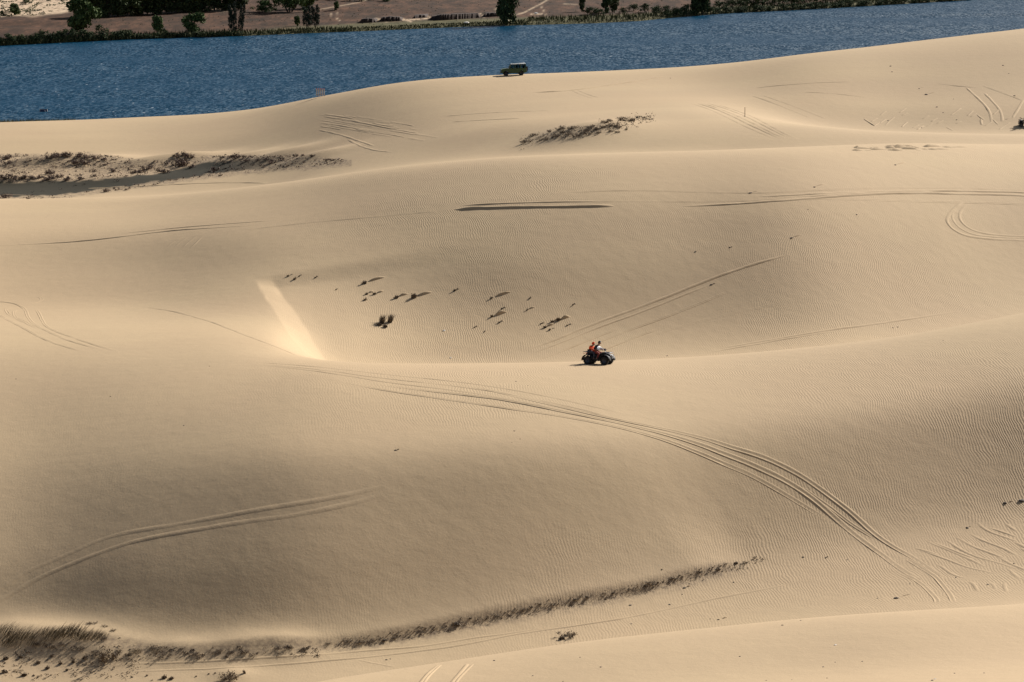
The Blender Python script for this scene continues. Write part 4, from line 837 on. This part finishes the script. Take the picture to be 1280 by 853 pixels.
class MB:
    def __init__(s): s.v, s.f = [], []
    def box(s, c, d, rot=None, taper=None):
        b = len(s.v)
        for x in (-.5, .5):
            for y in (-.5, .5):
                for z in (-.5, .5):
                    k = taper if (taper and z > 0) else 1; q = Vector((x * d[0] * k, y * d[1] * k, z * d[2])); s.v.append((rot @ q if rot else q) + Vector(c))
        s.f += [tuple(b + i for i in f) for f in ((0, 1, 3, 2), (4, 6, 7, 5), (0, 4, 5, 1), (2, 3, 7, 6), (0, 2, 6, 4), (1, 5, 7, 3))]; return s
    def tube(s, pts, r, k=8):
        pts = [Vector(p) for p in pts]; tube_into(s.v, s.f, pts, [r] * len(pts) if not isinstance(r, (list, tuple)) else r, k); return s
    def lathe_y(s, c, prof, k=20):
        """profile of (radius, y) revolved about the y axis"""
        b = len(s.v); n = len(prof)
        for i in range(k):
            t = 6.28318 * i / k
            for r, y in prof: s.v.append(Vector((c[0] + r * math.cos(t), c[1] + y, c[2] + r * math.sin(t))))
        for i in range(k):
            for j in range(n - 1): s.f.append((b + i * n + j, b + i * n + j + 1, b + ((i + 1) % k) * n + j + 1, b + ((i + 1) % k) * n + j))
        return s
    def extrude(s, poly, y0, y1):
        """polygon in x,z pushed from y0 to y1"""
        b = len(s.v); n = len(poly)
        for y in (y0, y1):
            for x, z in poly: s.v.append(Vector((x, y, z)))
        s.f.append(tuple(range(b, b + n))); s.f.append(tuple(range(b + n, b + 2 * n))[::-1])
        for i in range(n): s.f.append((b + i, b + n + i, b + n + (i + 1) % n, b + (i + 1) % n))
        return s
    def build(s, name, m, parent=None, smooth=False, bevel=0):
        o = mesh_obj(name, s.v, s.f, m, parent, smooth)
        bm = bmesh.new(); bm.from_mesh(o.data); bmesh.ops.recalc_face_normals(bm, faces=bm.faces); bm.to_mesh(o.data); bm.free()
        if bevel: q = o.modifiers.new("bevel", 'BEVEL'); q.width = bevel; q.segments = 2; q.limit_method = 'ANGLE'
        return o
def wheel(parent, x, y, r, w, name="wheel", knobs=16, rimmat=None):
    o = empty(name, (x, y, r)); o.parent = parent
    t = MB().lathe_y((0, 0, 0), [(r * .55, -w * .42), (r * .8, -w * .5), (r * .95, -w * .46), (r, -w * .25), (r, w * .25), (r * .95, w * .46), (r * .8, w * .5), (r * .55, w * .42), (r * .55, -w * .42)], 24)
    for i in range(knobs):
        a = 6.283 * i / knobs; rt = Matrix.Rotation(-a, 3, 'Y')
        for yy in (-.26, .26): t.box(rt @ Vector((r * 1.0, w * yy, 0)), (r * .09, w * .36, r * .16), rt)
    t.build("tyre", M_TYRE, o, True)
    q = MB().lathe_y((0, 0, 0), [(0.001, -w * .1), (r * .2, -w * .16), (r * .26, -w * .3), (r * .5, -w * .22), (r * .58, -w * .42), (r * .58, w * .42), (r * .5, w * .22), (r * .26, w * .3), (r * .2, w * .16), (0.001, w * .1)], 16)
    for i in range(5):
        a = 6.283 * i / 5
        for sy in (-1, 1): q.box((r * .36 * math.cos(a), sy * w * .27, r * .36 * math.sin(a)), (r * .1, w * .06, r * .1))
    q.build("rim", rimmat or M_STEEL, o, True); return o
def orient(o, p, heading, sink=.02):
    """stand something on the sand, tilted with the slope"""
    e = .7; f = Vector((math.cos(heading), math.sin(heading), 0)); l = Vector((-f.y, f.x, 0))
    zf = (hgt(p.x + f.x * e, p.y + f.y * e) - hgt(p.x - f.x * e, p.y - f.y * e)) / 2 / e; zl = (hgt(p.x + l.x * e, p.y + l.y * e) - hgt(p.x - l.x * e, p.y - l.y * e)) / 2 / e
    F_ = Vector((f.x, f.y, zf)).normalized(); L_ = Vector((l.x, l.y, zl)).normalized(); Z_ = F_.cross(L_).normalized(); L_ = Z_.cross(F_)
    M = Matrix((F_, L_, Z_)).transposed().to_4x4(); M.translation = Vector((p.x, p.y, hgt(p.x, p.y) - sink)); o.matrix_world = M; return M

def make_quad():
    RM = mat("quad_rim", (.09, .09, .1), .5, .5); q = empty("quad_bike", (0, 0, 0)); r = .29
    for x in (-.62, .62):
        for y in (-.42, .42): wheel(q, x, y, r, .25, rimmat=RM)
    MB().box((0, 0, .42), (.85, .26, .16)).box((.0, 0, .52), (.5, .3, .2), taper=.8).build("frame", M_DSTEEL, q, bevel=.02)
    MB().box((.02, 0, .42), (.4, .34, .26)).tube([(.1, .16, .45), (.25, .2, .4), (-.2, .24, .38), (-.7, .22, .5)], .035).build("engine", M_DSTEEL, q, bevel=.02)
    MB().extrude([(.12, .62), (.3, .86), (.5, .84), (.86, .74), (.95, .62), (.9, .52), (.5, .5), (.2, .5)], -.17, .17).build("front_body", M_FEND, q, bevel=.03)
    for x0, sg in ((.62, 1), (-.62, 1)):
        for sy in (-1, 1):
            m = MB(); n = 9
            for i in range(n):
                a = math.radians(-8 + 196 * i / (n - 1)) if True else 0
                for yy in (.20 if x0 > 0 else .16, .58):
                    for rr in (.37, .395): m.v.append(Vector((x0 + rr * math.cos(a) * 1.05, sy * yy, .30 + rr * .95 * math.sin(a) + .03)))
            for i in range(n - 1):
                b = i * 4; c = b + 4; m.f += [(b, b + 2, c + 2, c), (b + 1, c + 1, c + 3, b + 3), (b, c, c + 1, b + 1), (b + 2, b + 3, c + 3, c + 2)]
            m.f += [(0, 1, 3, 2), tuple((n - 1) * 4 + k for k in (0, 2, 3, 1))]; m.build("fender", M_FEND, q, True)
    m = MB(); secs = [(.18, .13, .80), (.0, .15, .76), (-.25, .16, .77), (-.5, .17, .82), (-.78, .15, .84)]
    for x, hw, zt in secs:
        for y, z in ((-hw, zt - .14), (-hw, zt - .03), (-hw * .7, zt), (hw * .7, zt), (hw, zt - .03), (hw, zt - .14)): m.v.append(Vector((x, y, z)))
    for i in range(4): m.f += [(i * 6 + j, i * 6 + (j + 1) % 6, (i + 1) * 6 + (j + 1) % 6, (i + 1) * 6 + j) for j in range(6)]
    m.f += [tuple(range(6)), tuple(range(24, 30))]; m.build("seat", M_SEAT, q, True)
    m = MB().tube([(.42, -.36, 1.0), (.44, -.2, 1.03), (.48, -.08, .97), (.48, .08, .97), (.44, .2, 1.03), (.42, .36, 1.0)], .013).tube([(.62, 0, .55), (.49, 0, .97)], .025)
    hb = m.build("handlebar", M_STEEL, q, True)
    for sy in (-1, 1): MB().tube([(.43, sy * .24, 1.025), (.42, sy * .37, 1.0)], .02).build("grip", M_BLACK, hb, True)
    MB().box((.5, 0, 1.01), (.12, .16, .07)).build("instrument_pod", M_BLACK, hb, bevel=.015)
    for nm, x0, x1, z in (("front_rack", .4, .96, .84), ("rear_rack", -1.0, -.58, .86)):
        m = MB().tube([(x0, -.34, z), (x1, -.34, z), (x1, .34, z), (x0, .34, z), (x0, -.34, z)], .014)
        for k in range(4): y = -.21 + k * .14; m.tube([(x0, y, z), (x1, y, z)], .009)
        for y in (-.2, .2): m.tube([((x0 + x1) / 2, y, z), ((x0 + x1) / 2, y * .7, z - .22)], .012)
        m.build(nm, M_STEEL, q, True)
    m = MB().tube([(.85, -.2, .4), (1.02, -.2, .45), (1.05, -.2, .72), (.95, -.2, .8)], .016).tube([(.85, .2, .4), (1.02, .2, .45), (1.05, .2, .72), (.95, .2, .8)], .016).tube([(1.04, -.24, .6), (1.07, 0, .6), (1.04, .24, .6)], .016).tube([(1.02, -.22, .47), (1.04, .22, .47)], .014)
    m.build("front_bumper", M_STEEL, q, True)
    for sy in (-1, 1):
        MB().tube([(.9, sy * .11, .68), (.965, sy * .11, .68)], [.055, .062], 12).build("headlight", M_LENS, q, True)
        MB().box((-.02, sy * .34, .27), (.5, .26, .03)).box((.22, sy * .36, .33), (.04, .2, .1)).build("footrest", M_BLACK, q, bevel=.008)
        for x in (-.62, .62):
            m = MB().tube([(x * .75, sy * .12, .36), (x, sy * .34, .29)], .018).tube([(x * .85, sy * .12, .42), (x, sy * .34, .31)], .014).tube([(x * .8, sy * .13, .66), (x * .95, sy * .3, .34)], .026)
            m.build("suspension_arm", M_DSTEEL, q, True)
        MB().box((-.99, sy * .2, .74), (.03, .1, .06)).build("tail_light", M_REDL, q, bevel=.008)
    MB().box((-.62, 0, .69), (.5, .34, .1)).build("rear_body", M_FEND, q, bevel=.03)
    return q

def skin_obj(name, nodes, edges, m, parent=None, sub=2):
    """one continuous surface grown on a skeleton: nodes = {key: (pos, radius)}"""
    keys = list(nodes); me = bpy.data.meshes.new(name); me.from_pydata([nodes[k][0] for k in keys], [(keys.index(a), keys.index(b)) for a, b in edges], []); me.materials.append(m)
    o = bpy.data.objects.new(name, me); COL.objects.link(o)
    sk = o.modifiers.new("skin", 'SKIN'); sk.use_smooth_shade = True; sb = o.modifiers.new("sub", 'SUBSURF'); sb.levels = sb.render_levels = sub
    if not me.skin_vertices: return o
    for i, k in enumerate(keys):
        rr = nodes[k][1]; me.skin_vertices[0].data[i].radius = (rr, rr) if not isinstance(rr, tuple) else rr
    me.skin_vertices[0].data[0].use_root = True
    if parent: o.parent = parent
    return o
def rider(name, label, hip, chest, neck, head, hands, knees, feet, top, trousers, hairm, sleeve=None, hood=False):
    P = lambda *a: Vector(a); b = empty(name, (0, 0, 0), 0, label, "person")
    n = {"pelvis": (P(*hip), (.13, .15)), "waist": (P(*hip).lerp(P(*chest), .5), (.115, .14)), "chest": (P(*chest), (.12, .16)), "neck": (P(*neck), .055), "skull": (P(*neck).lerp(P(*head), .55), .075), "head": (P(*head), .095), "crown": (P(*head) + P(-.01, 0, .07), .07), "nose": (P(*head) + P(.10, 0, -.02), .014)}
    e = [("pelvis", "waist"), ("waist", "chest"), ("chest", "neck"), ("neck", "skull"), ("skull", "head"), ("head", "crown"), ("head", "nose")]
    top_n = {"w": (P(*hip) + P(0, 0, .02), (.15, .17)), "m": (P(*hip).lerp(P(*chest), .5), (.14, .165)), "c": (P(*chest), (.145, .18)), "n": (P(*neck).lerp(P(*chest), .35), .085)}; top_e = [("w", "m"), ("m", "c"), ("c", "n")]
    tr_n = {"p": (P(*hip), (.155, .165))}; tr_e = []; sh_pts = []
    for s, sy in (("L", 1), ("R", -1)):
        sh = P(*chest) + P(-.02, sy * .19, .06); ha = P(hands[0], sy * hands[1], hands[2]); el = sh.lerp(ha, .5) + P(-.04, sy * .09, -.12)
        kn = P(knees[0], sy * knees[1], knees[2]); ft = P(feet[0], sy * feet[1], feet[2]); hp = P(*hip) + P(.02, sy * .1, -.02)
        n.update({"sh" + s: (sh, .06), "el" + s: (el, .042), "wr" + s: (ha + P(-.07, 0, .01), .028), "pa" + s: (ha, (.022, .04)), "hp" + s: (hp, .09), "kn" + s: (kn, .06), "an" + s: (ft + P(-.04, 0, .09), .042), "toe" + s: (ft + P(.13, 0, .02), .04)})
        e += [("chest", "sh" + s), ("sh" + s, "el" + s), ("el" + s, "wr" + s), ("wr" + s, "pa" + s), ("pelvis", "hp" + s), ("hp" + s, "kn" + s), ("kn" + s, "an" + s), ("an" + s, "toe" + s)]
        for k, (dy, ln) in enumerate(((.032, .85), (.012, 1.0), (-.010, .95), (-.031, .75))):
            a = ha + P(.035, dy, .008); c = ha + P(.055 * ln, dy, -.022); n.update({"f%d%s" % (k, s): (a, .0095), "g%d%s" % (k, s): (c, .0085), "h%d%s" % (k, s): (ha + P(.025, dy, -.04), .008)}); e += [("pa" + s, "f%d%s" % (k, s)), ("f%d%s" % (k, s), "g%d%s" % (k, s)), ("g%d%s" % (k, s), "h%d%s" % (k, s))]
        n["t0" + s] = (ha + P(-.01, -sy * .045, -.005), .011); n["t1" + s] = (ha + P(.03, -sy * .055, -.03), .009); e += [("pa" + s, "t0" + s), ("t0" + s, "t1" + s)]
        top_n.update({"s" + s: (sh, .08), "e" + s: (el, .06), "r" + s: (el.lerp(ha, .75), .042)}); top_e += [("c", "s" + s), ("s" + s, "e" + s), ("e" + s, "r" + s)]
        tr_n.update({"h" + s: (hp, .115), "k" + s: (kn, .082), "a" + s: (kn.lerp(ft, .82) + P(-.03, 0, .03), .062)}); tr_e += [("p", "h" + s), ("h" + s, "k" + s), ("k" + s, "a" + s)]
        sh_pts.append(ft)
    skin_obj("body", n, e, M_SKIN, b, 1)
    skin_obj("jacket" if hood else "shirt", top_n, top_e, top, b, 1); skin_obj("trousers", tr_n, tr_e, trousers, b, 1)
    for ft in sh_pts: MB().box(ft + Vector((.04, 0, .03)), (.27, .1, .09)).build("shoe", M_SHOE, b, bevel=.03)
    bm = bmesh.new(); bmesh.ops.create_uvsphere(bm, u_segments=16, v_segments=10, radius=1)
    for v in bm.verts:
        v.co = Vector((v.co.x * .125, v.co.y * .105, v.co.z * .125))
        if v.co.x > .02 and v.co.z < .03: v.co.x = .02 + (v.co.x - .02) * .15
        v.co += Vector(head) + Vector((-.012, 0, .035))
    me = bpy.data.meshes.new("hair"); bm.to_mesh(me); bm.free(); me.materials.append(hairm); me.shade_smooth(); o = bpy.data.objects.new("hood" if hood else "hair", me); COL.objects.link(o); o.parent = b
    for sy in (-1, 1):
        MB().lathe_y((head[0] + .088, head[1] + sy * .034, head[2] + .005), [(0.001, -.008), (.009, 0), (.001, .008)], 8).build("eye", M_HAIR, b, True)
        MB().lathe_y((head[0] + .0, head[1] + sy * .098, head[2] - .005), [(0.001, -.01), (.026, -.006), (.028, .006), (.001, .01)], 8).build("ear", M_SKIN, b, True)
    MB().box((head[0] + .092, head[1], head[2] - .05), (.012, .045, .008)).build("mouth", M_RED, b)
    return b
quad = make_quad(); tagit(quad, "black quad bike with grey racks carrying two people over the dune crest", "quad bike")
gp = hit(748, 455.3); HD = -R(24); Mq = orient(quad, gp, HD)
drv = rider("person", "driver of the central quad bike in dark vest with white sleeves and red trousers", (-.24, 0, .88), (-.1, 0, 1.2), (.0, 0, 1.34), (.1, 0, 1.47), (.43, .3, 1.04), (.16, .24, .76), (.02, .34, .32), M_NAVY, M_RTROU, M_HAIR)
for nd in drv.children:
    if nd.name.startswith("shirt"):
        pass
# white shirt sleeves and front under the dark vest
slv = {"c": (Vector((.0, 0, 1.17)), (.11, .12))}; sle = []
for s, sy in (("L", 1), ("R", -1)):
    sh = Vector((-.12, sy * .19, 1.26)); ha = Vector((.43, sy * .3, 1.04)); el = sh.lerp(ha, .5) + Vector((-.04, sy * .09, -.12))
    slv.update({"s" + s: (sh.lerp(el, .45), .078), "e" + s: (el, .064), "r" + s: (el.lerp(ha, .7), .05)}); sle += [("c", "s" + s), ("s" + s, "e" + s), ("e" + s, "r" + s)]
skin_obj("sleeves", slv, sle, M_WHITE, drv, 1)
pas = rider("person", "passenger in a bright red hooded jacket sitting behind the quad bike driver", (-.62, 0, .90), (-.5, 0, 1.17), (-.42, 0, 1.28), (-.36, 0, 1.38), (-.1, .2, 1.0), (-.18, .3, .76), (-.2, .36, .34), M_RED, M_DTROU, M_RED, hood=True)
for b in (drv, pas): b.matrix_world = Mq
quad2 = copy_tree(quad); tagit(quad2, "dark quad bike cut off by the right edge near the far bowl", "quad bike"); g2 = hit(1282, 157.5); M2 = orient(quad2, g2, -R(8)); 
r2 = rider("person", "rider in dark clothes on the quad bike at the right edge", (-.2, 0, .90), (-.08, 0, 1.24), (-.02, 0, 1.40), (.05, 0, 1.55), (.43, .3, 1.05), (.18, .24, .74), (.02, .34, .32), M_GREY, M_DTROU, M_HAIR); r2.matrix_world = M2

def make_car():
    c = empty("offroad_car", (0, 0, 0)); rw = .37; L2 = 1.98; W2 = .82
    def arch(cx, n=7, r=.44): return [(cx + r * math.cos(math.pi * i / (n - 1)), .36 + r * math.sin(math.pi * i / (n - 1))) for i in range(n)]
    lower = [(-L2, .48), (-L2, 1.12), (.62, 1.12), (.78, 1.14), (1.78, 1.06), (L2, .98), (L2, .5)] + arch(1.24) + arch(-1.16)
    MB().extrude(lower, -W2, W2).build("body", M_GREEN, c, bevel=.03)
    for x in (1.24, -1.16):
        for y in (-.72, .72): wheel(c, x, y, rw, .24, knobs=18, rimmat=M_DSTEEL)
    MB().extrude([(.42, 1.74), (.36, 1.82), (-1.86, 1.84), (-1.9, 1.76)], -.74, .74).build("roof", M_ROOF, c, bevel=.03)
    for sy in (-1, 1):
        for x0, x1, x2, x3 in ((.74, .66, .36, .44), (-.14, -.22, -.24, -.16), (-1.02, -1.12, -1.12, -1.02), (-1.88, -1.98, -1.9, -1.8)):
            MB().extrude([(x0, 1.11), (x1, 1.11), (x2, 1.76), (x3, 1.76)], sy * .74 - .03, sy * .74 + .03).build("pillar", M_GREEN, c)
        for x0, x1, x2, x3 in ((.66, -.14, -.16, .37), (-.22, -1.02, -1.02, -.24), (-1.12, -1.88, -1.82, -1.12)):
            MB().extrude([(x0, 1.12), (x1, 1.12), (x2, 1.75), (x3, 1.75)], sy * .745 - .004, sy * .745 + .004).build("side_window", M_GLASS, c)
        for x0, x1 in ((.68, -.18), (-.2, -1.0)):
            d = MB().extrude([(x0, .52), (x0, 1.1), (x1, 1.1), (x1, .52)], sy * W2, sy * (W2 + .012)).build("door", M_GREEN, c); MB().box((x1 + .12, sy * (W2 + .025), 1.0), (.14, .03, .03)).build("handle", M_CARK, d)
        MB().tube([(1.975, sy * .56, .86), (2.01, sy * .56, .86)], .09, 12).build("headlight", M_LENS, c, True); MB().box((-1.99, sy * .7, .85), (.03, .1, .2)).build("tail_light", M_REDL, c)
        MB().box((.62, sy * .93, 1.2), (.08, .14, .16)).tube([(.62, sy * .82, 1.12), (.62, sy * .92, 1.2)], .012).build("mirror", M_CARK, c)
        MB().tube([(.3, sy * .62, 1.88), (-1.8, sy * .62, 1.9)], .02).tube([(.2, sy * .62, 1.82), (.2, sy * .62, 1.88)], .015).tube([(-1.6, sy * .62, 1.82), (-1.6, sy * .62, 1.9)], .015).build("roof_rail", M_STEEL, c, True)
        MB().box((-.3, sy * .36, .98), (.5, .5, .14)).box((-.55, sy * .36, 1.3), (.12, .46, .62)).build("front_seat", M_SEAT, c, bevel=.04)
    MB().extrude([(.72, 1.13), (.735, 1.13), (.44, 1.75), (.425, 1.75)], -.69, .69).build("windscreen", M_GLASS, c); MB().extrude([(-1.95, 1.13), (-1.94, 1.13), (-1.87, 1.75), (-1.88, 1.75)], -.68, .68).build("rear_window", M_GLASS, c)
    MB().box((-1.35, 0, 1.0), (.5, 1.3, .14)).box((-1.6, 0, 1.28), (.12, 1.3, .5)).build("rear_seat", M_SEAT, c, bevel=.04)
    MB().box((2.03, 0, .56), (.12, 1.62, .16)).build("front_bumper", M_CARK, c, bevel=.03); MB().box((-2.03, 0, .56), (.1, 1.6, .16)).build("rear_bumper", M_CARK, c, bevel=.03)
    g = MB(); 
    for k in range(6): g.box((1.99, 0, .74 + k * .045), (.03, .86, .022))
    g.tube([(1.99, -.43, .72), (1.99, -.43, 1.0)], .012).tube([(1.99, .43, .72), (1.99, .43, 1.0)], .012).build("grille", M_CARK, c)
    MB().extrude([(.85, 1.13), (.95, 1.16), (1.7, 1.095), (1.8, 1.06)], -.6, .6).build("bonnet", M_GREEN, c, bevel=.01)
    sp = empty("spare_wheel", (-2.14, .1, .98)); sp.parent = c; sp.rotation_euler = (0, 0, math.pi / 2); w_ = wheel(sp, 0, 0, .35, .2, knobs=18); 
    for ch in list(w_.children): ch.parent = sp
    bpy.data.objects.remove(w_)
    MB().tube([(.45, .36, 1.16), (.3, .36, 1.22)], .015).lathe_y((.28, .36, 1.22), [(.17, -.012), (.19, 0), (.17, .012), (.15, 0), (.17, -.012)], 14).build("steering_wheel", M_CARK, c)
    return c
car = make_car(); tagit(car, "dark green off-road car with a white roof parked on the skyline dune", "car")
cp = hit(642, 94.2); orient(car, cp, math.pi + R(6))
# skyline markers
def stand(root, x, y): root.location = (x, y, hgt(x, y) - .05)
pp = hit(931, 146.5); post = MB().tube([(0, 0, -.3), (.01, 0, .6), (.0, 0, 1.32)], [.045, .042, .036], 8).build("wooden_post", M_WOOD); post.location = pp; tagit(post, "thin lone wooden stake standing on sand left of the far right bowl", "stake")
M_PALEW = mat('pale_post', (.5, .46, .42), .8); sb = hit(49, 151.5); sg = empty("sign", (sb.x, sb.y + 6, hgt(sb.x, sb.y + 6) + .05), 0, "dark framed notice board on two thin posts at the beach edge", "sign")
for sx in (-.78, .78): MB().tube([(sx, 0, -.3), (sx, 0, 2.15)], .06).build("post", M_PALEW, sg, True)
MB().box((0, 0, 1.62), (1.5, .04, .95)).build("board", mat("sign_board", (.05, .06, .13), .6), sg, bevel=.01)
MB().extrude([(0.05, 1.3), (.6, 1.3), (.33, 1.85)], -.034, -.026).build("red_triangle", mat("sign_red", (.5, .06, .07), .6), sg); MB().box((.33, -.04, 1.75), (.28, .01, .26)).build("white_patch", mat("sign_white", (.8, .78, .8), .6), sg)
MB().tube([(-.78, 0, 2.1), (.78, 0, 2.1)], .03).build("top_rail", M_WOOD, sg)
fp = hit(398, 125) or hit(398, 128); fn = empty("slatted_barrier", (fp.x, fp.y + 5, fp.z - .5), R(-6), "pale slatted barrier with red tops at the waterline left of the parked car", "barrier")
fn.location.z = H - wa(398, 119.8)[0] * (fp.y + 5)
M_SL = mat("pale_slat", (.55, .50, .46), .8); M_RT = mat("red_tip", (.45, .10, .07), .8)
for k in range(5):
    x = -.62 + k * .31; s_ = MB().box((x, 0, .45), (.15, .04, 1.15)).build("slat", M_SL, fn); MB().box((x, 0, 1.1), (.15, .042, .16)).build("tip", M_RT, s_)
for z in (.15, .85): MB().box((0, .05, z), (1.5, .04, .07)).build("rail", M_WOOD, fn)
DBG.flush()
